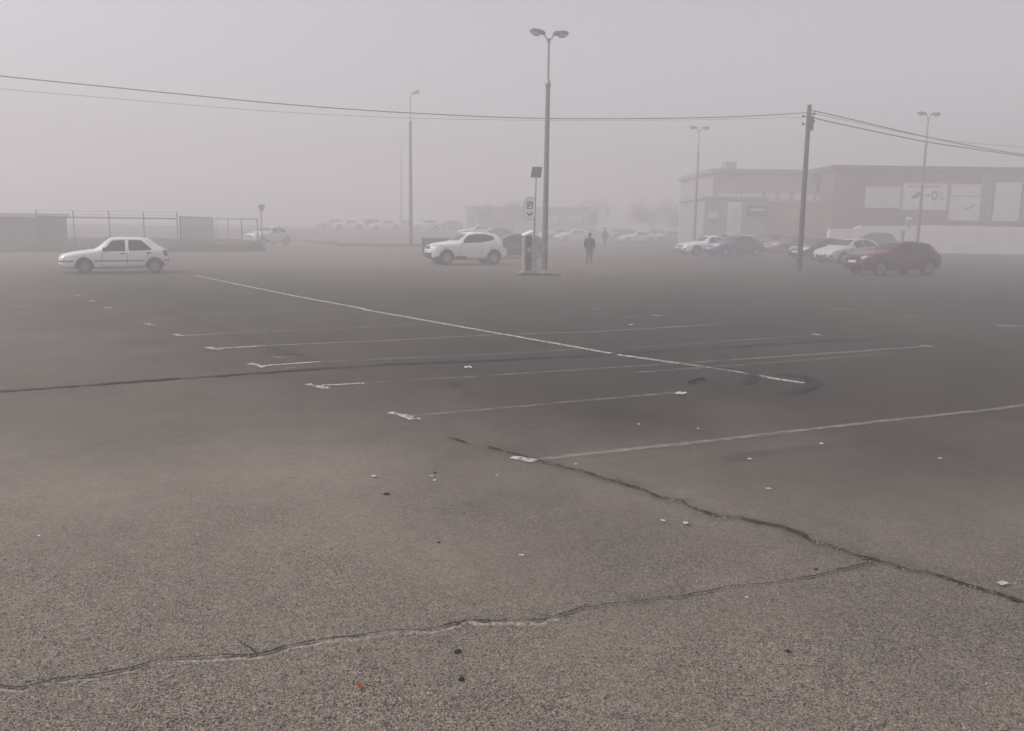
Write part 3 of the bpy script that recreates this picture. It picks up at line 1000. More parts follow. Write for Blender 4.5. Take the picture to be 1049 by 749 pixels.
def jagw(lo, hi):
    st = [lo]

    def f(t, i):
        st[0] = max(lo, min(hi, st[0] + random.uniform(-1, 1) * (hi - lo) * .35))
        if random.random() < .05: return lo * .3
        return st[0] * min(1, .25 + t * 10, .25 + (1 - t) * 10)
    return f


ZC = .014


def crack(pts, lo, hi, step, jag, rag, branches=0):
    """a broken line: the two edges crumble independently, with gaps and short side branches"""
    P = [Vector((p.x, p.y, 0)) for p in pts]
    Q = []
    for a, b in zip(P, P[1:]):
        n = max(1, int((b - a).length / step))
        for i in range(n): Q.append(a.lerp(b, i / n))
    Q.append(P[-1])
    n = len(Q)
    off = w = 0.0
    w = (lo + hi) / 2
    R_ = []
    mb = MB(); vs = []; fs = []
    for i in range(n):
        d = (Q[min(i + 1, n - 1)] - Q[max(i - 1, 0)]).normalized()
        nn = Vector((-d.y, d.x, 0))
        off = off * .86 + random.gauss(0, jag)
        w = max(lo, min(hi, w + random.gauss(0, (hi - lo) * .22)))
        if random.random() < .03: w = lo * .4
        tp = min(1, .2 + i / 8, .2 + (n - 1 - i) / 8)
        c = Q[i] + nn * off
        a_, b_ = w * tp * .5 + random.gauss(0, rag), w * tp * .5 + random.gauss(0, rag)
        if a_ + b_ < .002: a_ = b_ = .001
        vs += [c + nn * a_ + Vector((0, 0, ZC)), c - nn * b_ + Vector((0, 0, ZC))]
        R_.append((c, d, nn, w))
    for i in range(n - 1): fs.append((2 * i, 2 * i + 1, 2 * i + 3, 2 * i + 2))
    mb.add(vs, fs)
    for _ in range(branches):
        c, d, nn, w = random.choice(R_[4:-4])
        s_ = random.choice((1, -1)); ln = random.uniform(.05, .22)
        dd = (d * random.choice((1, -1)) * random.uniform(.4, 1) + nn * s_ * random.uniform(.35, .9)).normalized()
        m_ = max(3, int(ln / .02)); q = c.copy(); bv = []
        for i in range(m_):
            q = q + dd * .02 + Vector((random.gauss(0, .005), random.gauss(0, .005), 0))
            n2 = Vector((-dd.y, dd.x, 0)); ww = w * .22 * (1 - i / m_) + .0015
            bv += [q + n2 * ww + Vector((0, 0, ZC + .001)), q - n2 * ww + Vector((0, 0, ZC + .001))]
        mb.add(bv, [(2 * i, 2 * i + 1, 2 * i + 3, 2 * i + 2) for i in range(m_ - 1)])
    tag(mb.build('crack', M['crack'], fix=False), kind='structure')
    return R_


random.seed(21)
CR = []
for pts, lo, hi, stp, jg, rg, br in ((C1, .012, .04, .02, .004, .003, 2), (C1b, .012, .042, .013, .0036, .0028, 7), (C2, .0065, .014, .010, .0022, .0012, 4), (C3, .055, .125, .05, .010, .008, 0), (C3b, .05, .12, .05, .010, .008, 0), (C4, .01, .05, .04, .012, .008, 0), (C5, .02, .05, .07, .01, .01, 0)):
    CR.append(crack(pxs(pts), lo, hi, stp, jg, rg, br))
# dirt gathered along the wide crack
ribbon('crack_dirt', pxs(C1b), .30, M['crackdirt'], .004, step=.15, soft=True, jag=.02)
ribbon('crack_dirt', pxs([(150, 315), (185, 325), (215, 334), (268, 354.6), (345, 376)]), .55, M['crackdirt'], .0045, step=.25, soft=True, jag=.04)
ribbon('crack_dirt', pxs([(700, 476), (745, 472), (800, 463), (900, 453), (960, 448)]), .30, M['crackdirt'], .0045, step=.25, soft=True, jag=.03)


def lip(pts, name='crack_lip'):
    """the raised broken edge on the near side of the long crack"""
    P = [Vector((p.x, p.y, 0)) for p in pts]
    Q = []
    for a, b in zip(P, P[1:]):
        n = max(1, int((b - a).length / .02))
        for i in range(n): Q.append(a.lerp(b, i / n))
    mb = MB()
    vs, fs = [], []
    off = 0; hh = .008; on = 1.0
    for i, q in enumerate(Q):
        d = (Q[min(i + 1, len(Q) - 1)] - Q[max(i - 1, 0)]).normalized()
        nn = Vector((-d.y, d.x, 0))
        if nn.y > 0: nn = -nn
        off = off * .7 + random.gauss(0, .004)
        hh = max(.002, min(.012, hh + random.gauss(0, .003)))
        if random.random() < .03: on = random.choice((.15, .6, 1, 1))
        b = q + nn * (.014 + off)
        w = .016 * on + .004 + random.uniform(0, .006)
        vs += [b + Vector((0, 0, .001)), b + nn * .3 * w + Vector((0, 0, .002 + hh * on)), b + nn * w + Vector((0, 0, .001))]
    for i in range(len(Q) - 1):
        a = i * 3
        fs += [(a, a + 1, a + 4, a + 3), (a + 1, a + 2, a + 5, a + 4)]
    mb.add(vs, fs)
    o = mb.build(name, M['asphalt_lip']); tag(o, kind='structure')


lip(pxs([p for p in C2 if p[0] < 575]))

# skid marks and stains ----------------------------------------------
ribbon('tyre_mark', pxs([(720, 375.5), (745, 378.5), (762, 380.5), (771, 383.5), (773, 387.5), (768, 392), (758, 396.5)]), .20, M['skid'], .018, step=.1, soft=True)
ribbon('tyre_mark', pxs([(790, 384.2), (805, 384.8), (821, 386.4), (832, 389.6), (835, 393.5), (828, 398.5), (815, 402.8), (800, 406)]), .24, M['skid'], .018, step=.1, soft=True)
for (x, y, l, w) in ((465, 395, 12, .22), (481, 403.6, 10, .2), (545, 439.8, 6, .07), (803, 374.6, 8, .12), (298, 490.8, 7, .025), (586, 374, 4, .07), (395, 507, 4, .02)):
    ribbon('oil_stain', pxs([(x - l, y + .2), (x, y - .1), (x + l, y - .3)]), w * 2, M['stain'], .006, step=.05, soft=True)


# litter -------------------------------------------------------------
def scrap(loc, size, label, group=None, m='paper', cat='paper scrap', name='paper_scrap', flat=True, rz=None):
    """a crumpled piece"""
    bm = bmesh.new()
    n = 7
    rows = []
    rz = random.uniform(0, 6.28) if rz is None else rz
    for j in range(5):
        row = []
        for i in range(5):
            u, v = i / 4 - .5, j / 4 - .5
            z = abs(random.gauss(0, .10)) * size * (0.6 if flat else 1.6) + .004
            row.append(bm.verts.new((u * size * random.uniform(.85, 1.1), v * size * .7 * random.uniform(.8, 1.1), z)))
        rows.append(row)
    for j in range(4):
        for i in range(4):
            bm.faces.new((rows[j][i], rows[j][i + 1], rows[j + 1][i + 1], rows[j + 1][i]))
    r_ = bmesh.ops.solidify(bm, geom=list(bm.faces), thickness=.004)
    me = bpy.data.meshes.new(name); bm.to_mesh(me); bm.free()
    o = link_mesh(name, me, M[m])
    o.location = (loc.x, loc.y, .012); o.rotation_euler = (0, 0, rz)
    tag(o, label, cat, group)
    return o


SG = 'white scraps of litter on the asphalt'
for x, y, s, lb in [
    (697, 404.3, .20, 'largest flat white paper scrap, below the black stick and the curved tyre marks'),
    (479.5, 377.3, .17, 'white paper scrap lying beyond the two oval oil stains'),
    (1027, 600, .075, 'crumpled white paper beside the wide crack at the right edge'),
    (442, 489.3, .04, 'upper white scrap of the close pair left of the head of the wide crack'),
    (445, 493.8, .035, 'lower white scrap of the close pair left of the head of the wide crack'),
    (383, 489.5, .06, 'thin white scrap left of the close pair of scraps'),
    (509, 488.5, .03, 'small white scrap just below the cross bar of the nearest bay'),
    (679, 535.2, .045, 'left white scrap of the pair just below the wide crack'),
    (702, 538, .06, 'right white scrap of the pair just below the wide crack'),
    (534, 570.8, .035, 'lone white scrap between the two long cracks, mid foreground'),
    (768, 471.8, .06, 'white scrap on the dark streak just below the nearest bay line'),
    (841.5, 456, .06, 'white scrap on the asphalt below the right half of the nearest bay line'),
    (787, 502.5, .05, 'white scrap above the wide crack, below the nearest bay line'),
    (963, 471.2, .045, 'lone white scrap at far right below the nearest bay line'),
    (589.5, 477.2, .035, 'small white scrap just above the wide crack near the nearest bay line'),
    (654.5, 436, .05, 'small white scrap between the two nearest bay lines'),
    (715, 440.5, .045, 'white speck of paper just above the nearest bay line'),
    (764.5, 614.3, .025, 'tiny white scrap just below the thin crack, right foreground'),
    (646, 333.5, .14, 'white scrap far off, right of the long white line'),
    (40, 551, .025, 'lone tiny white scrap in the left foreground'),
]:
    scrap(at(x, y), s * .85, lb, SG)
scrap(at(369, 706), .038, 'small orange leaf lying on the coarse asphalt in the foreground', None, 'leaf_orange', 'leaf', 'fallen_leaf')
DG = 'dark clods on the asphalt'
for x, y, s, lb in [(469, 668.5, .05, 'dark clod above the other on the coarse asphalt below the thin crack'), (472.5, 696.5, .045, 'dark clod nearest the camera on the coarse asphalt'),
                    (396, 507, .06, 'dark clod left of the wide crack on smooth asphalt'), (836, 583.7, .035, 'small dark clod just above the thin crack at right'),
                    (449.5, 556, .03, 'small dark clod alone in the middle of the foreground'), (807, 668, .04, 'dark clod in the right foreground well below the thin crack'), (446, 484.6, .035, 'dark clod above the close pair of white scraps')]:
    bm = bmesh.new(); bmesh.ops.create_icosphere(bm, subdivisions=3, radius=1)
    for v_ in bm.verts:
        k_ = 1 + .35 * math.sin(v_.co.x * 5 + x) * math.cos(v_.co.y * 6 + y) + random.uniform(-.12, .12)
        v_.co = Vector((v_.co.x * k_ * s * .36, v_.co.y * k_ * s * .26, v_.co.z * k_ * s * .2 + s * .08))
    me = bpy.data.meshes.new('dirt_clod'); bm.to_mesh(me); bm.free()
    o = link_mesh('dirt_clod', me, M['dirt'], None, at(x, y)); o.rotation_euler = (0, 0, x)
    tag(o, lb, 'clod', DG)
# black stick
a, b = at(705.5, 393.5), at(722, 389.6)
mb = MB(); mb.tube([a + Vector((0, 0, .03)), a.lerp(b, .5) + Vector((.01, .03, .035)), b + Vector((0, 0, .03))], [.018, .022, .016], 7)
tag(mb.build('stick', M['dirt']), 'short black stick lying above the large white paper scrap', 'stick')

# loose grit: far too many to count
mb = MB()
rs = random.Random(3)
for _ in range(4200):
    px, py = rs.uniform(-60, 1110), 749 - abs(rs.gauss(0, 1)) * 95 + 25
    if py < 480: continue
    p = at(px, py)
    s = rs.choice((.0025, .003, .0035, .004, .006)) * rs.uniform(.7, 1.3)
    vs = [p + Vector((rs.uniform(.6, 1.3) * s * sx, rs.uniform(.6, 1.3) * s * sy, .001 + (0 if sz < 0 else rs.uniform(.7, 1.4) * s))) for sx, sy, sz in ((-1, -1, -1), (1, -1, -1), (1, 1, -1), (-1, 1, -1), (-.6, -.6, 1), (.6, -.6, 1), (.6, .6, 1), (-.6, .6, 1))]
    mb.add(vs, [(4, 5, 6, 7), (0, 1, 5, 4), (1, 2, 6, 5), (2, 3, 7, 6), (3, 0, 4, 7)])
for ci, cnt in ((1, 260), (2, 260)):
    for _ in range(cnt):
        c, d, nn, w = rs.choice(CR[ci])
        p = c + nn * rs.gauss(0, .03) + d * rs.uniform(-.02, .02) + Vector((0, 0, ZC))
        s = rs.uniform(.002, .006)
        vs = [p + Vector((rs.uniform(.6, 1.3) * s * sx, rs.uniform(.6, 1.3) * s * sy, (-.004 if sz < 0 else rs.uniform(.2, .6) * s))) for sx, sy, sz in ((-1, -1, -1), (1, -1, -1), (1, 1, -1), (-1, 1, -1), (-.6, -.6, 1), (.6, -.6, 1), (.6, .6, 1), (-.6, .6, 1))]
        mb.add(vs, [(4, 5, 6, 7), (0, 1, 5, 4), (1, 2, 6, 5), (2, 3, 7, 6), (3, 0, 4, 7)])
tag(mb.build('gravel', M['stone'], fix=False), kind='stuff')

# ------------------------------------------------------------------ cars in place
CARS_R = 'cars parked along the right of the lot'
FAR = 'far cars fading into the fog'
def put(px, py, deg): return at(px, py), R(deg)


p = at(119, 279); make_car('parked_car', 'hatch', M['white_paint'], p, R(203.5), 'white older five-door hatchback with black side strip, nearest car on the left', cat='car', handle=M['black_plastic'], mirror=M['black_plastic'])
p = at(477, 270.8); make_car('parked_car', 'crossover', M['white_paint'], p, R(201), 'white rounded crossover with dark side window, left of the ticket machine', cat='car', scale=(.98, 1, 1.05))
p = at(913, 281.5); make_car('parked_car', 'suv', M['red_paint'], p, R(196), 'dark red crossover with chrome grille bar, nearest car on the right', CARS_R, lamp='lamp_smoked')
p = at(868, 269.6); make_car('parked_car', 'family', M['silver_paint'], p, R(206), 'pale silver hatchback parked beside the dark red crossover', CARS_R)
p = at(838, 266); make_car('parked_car', 'family', M['dark_paint'], p, R(206), 'dark hatchback with bright headlights parked right behind the wooden utility pole', CARS_R, scale=(.95, .95, .97))
p = at(893, 259.5); make_car('parked_car', 'suv', M['dark_paint'], p, R(199), 'tall dark car whose roof shows above the silver hatchback', CARS_R, scale=(1, 1, 1.13))
p = at(724, 261); make_car('parked_car', 'coupe', M['white_paint'], p, R(199), 'white saloon car with dark grille, half hidden by the blue hatchback', CARS_R)
p = at(751, 262); make_car('parked_car', 'family', M['blue_paint'], p, R(201), 'slate blue hatchback parked in front of the white saloon', CARS_R)
ROW0 = at(808, 259.6)
for k, st, mt, lb in ((0, 'family', 'wine_paint', 'dull wine coloured car left of the wooden utility pole'),
                      (1, 'suv', 'grey_paint', 'grey tall car showing between the blue hatchback and the wine coloured car'),
                      (2, 'coupe', 'silver_paint', 'silver saloon whose roof shows above the blue hatchback'),
                      (3, 'family', 'silver_paint', 'pale hatchback whose roof shows above the white saloon')):
    make_car('parked_car', st, M[mt], ROW0 + Vector((-1.05, 2.45, 0)) * k, R(203), lb, CARS_R)
p = at(524, 264); make_car('parked_car', 'family', M['dark_paint'], p, R(191), 'dark car half hidden by the white crossover, beside the ticket machine')
p = at(506, 249.5); make_car('parked_car', 'suv', M['dark_paint'], p, R(190), 'dark car far behind the roof of the white crossover', FAR)
p = at(275, 251); make_car('parked_car', 'suv', M['cream_paint'], p, R(238), 'pale cream car at the corner of the fence behind the give way sign', cat='car')
for x, y, st, mt, dg, lb in [
    (652, 249.2, 'coupe', 'white_paint', 195, 'white saloon deep in the fog right of the two walkers'),
    (682, 248.9, 'family', 'silver_paint', 200, 'silver hatchback deep in the fog in front of the round tree'),
    (638, 246.8, 'family', 'dark_paint', 195, 'dark hatchback in the fog just right of the farther walker'),
    (586, 247.6, 'family', 'white_paint', 200, 'white hatchback deep in the fog left of the white pylon sign'),
    (567, 246.6, 'suv', 'silver_paint', 200, 'silver tall car deep in the fog right of the twin headed lamp mast'),
    (488, 243, 'coupe', 'white_paint', 200, 'white saloon deep in the fog above the bonnet of the white crossover'),
    (602, 245.4, 'family', 'grey_paint', 200, 'grey hatchback deep in the fog between the tall silver car and the white pylon sign'),
    (628, 243.6, 'suv', 'silver_paint', 195, 'pale tall car deep in the fog at the right foot of the white pylon sign'),
    (668, 245.2, 'suv', 'dark_paint', 195, 'dark tall car deep in the fog above the white far saloon'),
    (700, 247.2, 'family', 'dark_paint', 200, 'dark hatchback deep in the fog at the foot of the hazy twin lamp mast'),
    (574, 239.6, 'coupe', 'silver_paint', 195, 'silver saloon deepest in the fog above the white far hatchback'),
    (535, 243, 'suv', 'grey_paint', 205, 'grey tall car deep in the fog behind the parking sign'),
]:
    make_car('parked_car', st, M[mt], at(x, y), R(dg), lb, FAR)
for x, Y, st, mt, dg, lb in [
    (340, 104, 'family', 'silver_paint', 200, 'leftmost pale car of the far row on the rise'),
    (357, 98, 'coupe', 'white_paint', 200, 'white saloon of the far row on the rise, second from its left end'),
    (376, 100, 'suv', 'dark_paint', 210, 'dark tall car of the far row between two white ones'),
    (394, 97, 'coupe', 'white_paint', 200, 'white saloon of the far row just left of the tall single lamp mast'),
    (412, 101, 'family', 'silver_paint', 200, 'pale hatchback of the far row partly behind the tall single lamp mast'),
    (434, 96, 'suv', 'white_paint', 205, 'white tall car of the far row right of the tall single lamp mast'),
    (458, 103, 'family', 'grey_paint', 205, 'grey hatchback at the right end of the far row on the rise'),
]:
    Y *= 1.2
    X = math.tan(yaw_los(x)) * Y
    make_car('parked_car', st, M[mt], (X, Y, gz(X, Y)), R(dg), lb, 'cars of the far row on the rise')


# ------------------------------------------------------------------ lamp masts
def lantern(parent, s, tilt, size=1.0):
    """one stubby lantern on its short arm, reaching along local x"""
    a = MB()
    a.tube([(0, 0, -.42), (s * .06, 0, -.24), (s * .15, 0, -.10), (s * .24, 0, -.03)], .028, 8)
    a.build('arm', M['galv'], parent)
    q = Matrix.Rotation(-s * tilt, 3, 'Y')
    base = Vector((s * .16, 0, -.05))

    def shell(prof, sec, mi_mat, nm, par):
        h = MB(); vs, fs = [], []
        for x, w, t in prof:
            for y, z in sec:
                vs.append(q @ (Vector((s * x, y * w, z * t)) * size) + base)
        k5 = len(sec)
        for i in range(len(prof) - 1):
            for k in range(k5 - 1):
                fs.append((i * k5 + k, i * k5 + k + 1, i * k5 + k5 + k + 1, i * k5 + k5 + k))
            fs.append((i * k5, i * k5 + k5, i * k5 + 2 * k5 - 1, i * k5 + k5 - 1))
        fs.append(tuple(range(k5))); fs.append(tuple(len(vs) - 1 - k for k in range(k5)))
        h.add(vs, fs)
        return h.build(nm, M[mi_mat], par)
    hd = shell([(.0, .09, .5), (.08, .14, .9), (.34, .20, 1.0), (.56, .18, .9), (.66, .11, .5)],
               [(-1, 0), (-.95, .08), (-.6, .15), (0, .17), (.6, .15), (.95, .08), (1, 0)], 'lantern', 'lantern', parent)
    shell([(.20, .10, .4), (.28, .16, .9), (.46, .165, 1.0), (.60, .10, .5)],
          [(-1, -.003), (-.8, -.09), (-.4, -.13), (0, -.14), (.4, -.13), (.8, -.09), (1, -.003)], 'lens', 'lantern_bowl', hd)


def lamp_mast(loc, H, heads, label, rz, r0=.20, r1=.105, top_len=1.75, hatch=True, group='lamp masts of the car park'):
    root = empty('lamp_mast', loc, rz)
    tag(root, label, 'lamp post', group)
    hp = H - top_len - .30
    m = MB()
    m.tube([(0, 0, 0), (0, 0, hp * .3), (0, 0, hp * .7), (0, 0, hp)], [r0, r0 - (r0 - r1) * .3, r0 - (r0 - r1) * .7, r1], 14)
    m.build('mast', M['mast'], root)
    c = MB()
    c.lathe([(r1 * .9, hp - .08), (r1 * 1.35, hp - .05), (r1 * 1.35, hp + .06), (r1 * .8, hp + .16), (.05, hp + .22)], 'z', 14)
    c.build('collar', M['galv'], root)
    t = MB()
    t.tube([(0, 0, hp + .1), (0, 0, H - .30)], [.05, .04], 10)
    t.build('top_tube', M['galv'], root)
    hd = empty('lantern_head', (0, 0, H), 0)
    hd.parent = root
    hd.location = (0, 0, H - .12)
    for s in heads:
        lantern(hd, s, R(9 if s < 0 else 4) if len(heads) > 1 else R(24), .92)
    if hatch:
        d = MB(); d.box((0, -r0 * .985, 1.05), (.12, .03, .32), bev=.006)
        d.build('access_door', M['galv'], root)
    f = MB(); f.lathe([(r0 * 1.15, 0), (r0 * 1.12, .10), (r0 * .95, .12)], 'z', 14)
    f.build('foot', M['concrete'], root)
    return root


lamp_mast(at(557.5, 282.5) + Vector((0, 0, .10)), 9.42, (-1, 1), 'tall tapered lamp mast with two lanterns, standing by the ticket machine', R(8), r0=.128, r1=.085)
lamp_mast(at(421, 255.5), 11.6, (1,), 'tall lamp mast with a single small lantern, left of the white crossover', R(0), r0=.155, r1=.105, top_len=1.9)
lamp_mast(at(411.5, 243), 13.3, (-1, 1), 'very faint lamp mast deep in the fog beside the single lantern mast', R(0), r0=.12, r1=.07)
lamp_mast(at(938, 267), 9.55, (-1, 1), 'lamp mast with two lanterns rising behind the dark red crossover', R(4), r0=.115, r1=.07)
lamp_mast(at(710.5, 258.5), 9.7, (-1, 1), 'hazy lamp mast with two lanterns rising behind the white saloon', R(0), r0=.12, r1=.075)

# ------------------------------------------------------------------ utility pole and wires
UP = at(818.3, 279.5)
UP_Y = UP.y
UP_TOP = at_y(829.3, 107.5, UP_Y)
root = empty('utility_pole', UP)
tag(root, 'leaning dark wooden utility pole carrying the overhead wires', 'utility pole')
v = UP_TOP - UP
m = MB(); m.tube([(0, 0, -.05), v * .5, v * .98, v], [.128, .113, .098, .088], 12)
m.build('pole', M['wood'], root)
c = MB()
zc = v * .94
ax = Vector((.02, -.16, 0))
c.box(v * .90 + Vector((.12, -.02, -.05)), (.22, .18, .62), rot=Matrix.Rotation(R(4), 3, 'Y'), taper=.7)
c.build('cable_clamp', M['steel_dark'], root)
for k, (dz, sx) in enumerate(((.93, -1), (.885, -1), (.945, 1), (.90, 1))):
    g = MB()
    q = v * dz
    g.tube([q, q + Vector((sx * .24, 0, .02))], .022, 8)
    g.lathe([(.02, -.06), (.05, -.04), (.035, 0), (.05, .03), (.02, .07)], 'z', 10, c=q + Vector((sx * .25, 0, .03)))
    g.build('insulator', M['steel_dark'], root)
fb = MB(); fb.lathe([(.60, 0), (.56, .03), (.30, .05), (.12, .06)], 'z', 18)
fb.build('footing', M['roof_dark'], root)


def wire(pts, p_end, label, rad, group):
    """px path lying in the vertical plane from the pole to p_end"""
    A = UP_TOP.copy(); B = Vector(p_end)
    dirp = Vector((B.x - A.x, B.y - A.y, 0)).normalized()
    nrm = Vector((-dirp.y, dirp.x, 0))
    out = []
    for px, py in pts:
        d = ray(px, py)
        t = nrm.dot(A - CAM_O) / nrm.dot(d)
        out.append(CAM_O + d * t)
    # a smooth curve through them
    res = []
    P = [out[0] * 2 - out[1]] + out + [out[-1] * 2 - out[-2]]
    for i in range(1, len(P) - 2):
        for k in range(10):
            t = k / 10
            a, b, c_, d_ = P[i - 1], P[i], P[i + 1], P[i + 2]
            res.append(.5 * ((2 * b) + (c_ - a) * t + (2 * a - 5 * b + 4 * c_ - d_) * t * t + (3 * b - a - 3 * c_ + d_) * t ** 3))
    res.append(out[-1])
    m = MB(); m.tube(res, rad, 6)
    tag(m.build('overhead_wire', M['cable']), label, 'wire', group)


def far_end(px, Y): return (math.tan(yaw_los(px)) * Y, Y, 0)


WG = 'overhead wires strung from the utility pole'
EL = far_end(-260, 27)
wire([(826.5, 115.5), (780, 118.3), (700, 121), (558, 121.4), (420, 115.8), (300, 107.5), (200, 98), (100, 88), (0, 77.8), (-120, 63)], EL, 'upper of the two long wires running left from the utility pole', .017, WG)
wire([(826, 120), (760, 121.8), (690, 123), (558, 123.4), (420, 121), (300, 115.5), (200, 108), (100, 99.5), (0, 91), (-120, 79)], EL, 'lower, thinner wire running left from the utility pole', .006, WG)
ER = far_end(1240, 62)
wire([(832, 113.2), (860, 119.5), (900, 129), (950, 140.5), (1000, 150.5), (1049, 158.5), (1120, 168)], ER, 'uppermost dark wire dropping right from the utility pole', .022, WG)
wire([(832, 120.5), (860, 127), (900, 135.5), (950, 145.5), (1000, 153), (1049, 160), (1120, 169.5)], ER, 'lowest thick wire dropping right from the utility pole', .024, WG)
wire([(832, 116), (870, 124), (910, 132.5), (960, 142.5), (1005, 147.5), (1049, 150.5), (1120, 154)], ER, 'thin faint wire parting upward from the others on the right', .010, WG)

# ------------------------------------------------------------------ ticket machine, sign post, slab
SL = at(551, 282)
sl_dir = Matrix.Rotation(R(2), 3, 'Z')
m = MB(); m.box((0, 0, .05), (1.75, .80, .10), bev=.02)
o = m.build('kerb_slab', M['mast'], None, SL + Vector((.05, .25, 0)))
tag(o, 'low concrete island under the ticket machine and lamp mast', 'traffic island', kind='thing')
TM = at(539.6, 282.2) + Vector((0, .05, .10))
root = empty('ticket_machine', TM, R(12))
tag(root, 'dark parking ticket machine with a tilted pale top on the concrete island', 'ticket machine')
m = MB(); m.box((.05, 0, .74), (.23, .26, 1.48), bev=.02); m.build('cabinet', M['machine'], root)
m = MB(); m.box((-.125, .02, .72), (.10, .22, 1.44), bev=.015); m.build('side_column', M['machine_grey'], root)
m = MB(); m.box((.0, 0, 1.60), (.46, .38, .05), bev=.012, rot=Matrix.Rotation(R(-24), 3, 'Y') @ Matrix.Rotation(R(10), 3, 'X')); m.build('canopy', M['white_sign'], root)
m = MB(); m.box((.05, -.133, 1.18), (.15, .012, .14), bev=.004); m.build('screen', M['screen'], root)
m = MB(); m.box((.05, -.135, .93), (.16, .014, .18), bev=.004); m.build('keypad', M['machine_grey'], root)
m = MB(); m.box((.05, -.135, .55), (.12, .02, .10), bev=.01); m.build('ticket_slot', M['black_plastic'], root)
m = MB(); m.box((0, 0, .03), (.5, .4, .06), bev=.01); m.build('plinth', M['concrete'], root)

SP = at(546.5, 281.5) + Vector((0, .18, .10))
root = empty('sign_post', SP, 0)
tag(root, 'slim steel post with tilted solar panel and white parking sign', 'sign post')
SY = SP.y
spt = at_y(549.2, 183, SY) - SP
m = MB(); m.tube([(0, 0, 0), (0, 0, 1.0), spt], [.04, .036, .03], 10); m.build('pole', M['galv'], root)
m = MB(); m.box((.02, 0, .55), (.26, .20, 1.05), bev=.02); m.build('battery_box', M['machine_grey'], root)
pc = at_y(549.6, 176.5, SY) - SP
m = MB()
qr = Matrix.Rotation(R(-10), 3, 'Z') @ Matrix.Rotation(R(52), 3, 'X')
m.box(pc, (.44, .56, .035), rot=qr, bev=.006)
pn = m.build('solar_panel', M['galv'], root)
m = MB()
for i in range(2):
    for j in range(4):
        m.box(pc + qr @ Vector((-.10 + .2 * i, -.195 + .13 * j, -.021)), (.19, .12, .006), rot=qr)
        m.box(pc + qr @ Vector((-.10 + .2 * i, -.195 + .13 * j, .021)), (.19, .12, .006), rot=qr)
m.build('solar_cells', M['pv'], pn)
m = MB(); m.tube([spt, pc], .025, 8); m.build('panel_bracket', M['galv'], root)
# sign plate: rounded tall white plate with a parking symbol and a down arrow
sc_ = at_y(542.6, 214, SY) - SP
sw, sh = .235, .47
poly = []
for cx, cy, a0 in ((1, 1, 0), (-1, 1, 90), (-1, -1, 180), (1, -1, 270)):
    for k in range(7):
        t = R(a0 + 15 * k)
        poly.append((cx * (sw - .17) + .17 * math.cos(t), cy * (sh - .17) + .17 * math.sin(t)))
F3 = Matrix.Rotation(R(90), 3, 'X')       # xy -> xz, facing the camera
m = MB(); m.prism(poly, -.0, .03, M3=F3, off=sc_ + Vector((0, .0, 0)))
sg = m.build('sign_plate', M['white_sign'], root)
m = MB(); m.tube([sc_ + Vector((.05, .02, .1)), Vector((spt.x * .8, 0, sc_.z + .1))], .02, 6); m.tube([sc_ + Vector((.05, .02, -.1)), Vector((spt.x * .75, 0, sc_.z - .1))], .02, 6); m.build('sign_bracket', M['galv'], root)
# outline border
inner = [(x * .90, y * .94) for x, y in poly]
m = MB()
n = len(poly)
outer = [(x * .955, y * .975) for x, y in poly]
vs = [sc_ + F3 @ Vector((x, y, .033)) for x, y in outer] + [sc_ + F3 @ Vector((x, y, .033)) for x, y in inner]
m.add(vs, [(i, (i + 1) % n, (i + 1) % n + n, i + n) for i in range(n)])
m.build('sign_border', M['grey_ink'], sg, fix=False)
sym = MB()


def rect(mb, x0, y0, x1, y1, z=.034):
    mb.add([sc_ + F3 @ Vector(c) for c in ((x0, y0, z), (x1, y0, z), (x1, y1, z), (x0, y1, z))], [(0, 1, 2, 3)])


def arc_band(mb, cx, cy, r0, r1, a0, a1, z=.036, n=10):
    vs = []
    for i in range(n + 1):
        t = R(a0 + (a1 - a0) * i / n)
        vs += [sc_ + F3 @ Vector((cx + r0 * math.cos(t), cy + r0 * math.sin(t), z)), sc_ + F3 @ Vector((cx + r1 * math.cos(t), cy + r1 * math.sin(t), z))]
    mb.add(vs, [(2 * i, 2 * i + 1, 2 * i + 3, 2 * i + 2) for i in range(n)])


# square frame holding a letter P
fx0, fx1, fy0, fy1, fw = -.125, .125, .0, .29, .034
rect(sym, fx0, fy0, fx0 + fw, fy1); rect(sym, fx1 - fw, fy0, fx1, fy1); rect(sym, fx0 + fw, fy1 - fw, fx1 - fw, fy1); rect(sym, fx0 + fw, fy0, fx1 - fw, fy0 + fw)
rect(sym, -.055, .055, -.022, .235); rect(sym, -.022, .205, .02, .235); rect(sym, -.022, .125, .02, .15)
arc_band(sym, .02, .18, .028, .056, -90, 90)
sym.build('parking_symbol', M['black_ink'], sg, fix=False)
ar = MB()
for s in (1, -1):
    ar.add([sc_ + F3 @ Vector(c) for c in ((0, -.30, .034), (s * .125, -.19, .034), (s * .125, -.125, .034), (0, -.215, .034))], [(0, 1, 2, 3)])
ar.build('arrow', M['black_ink'], sg, fix=False)


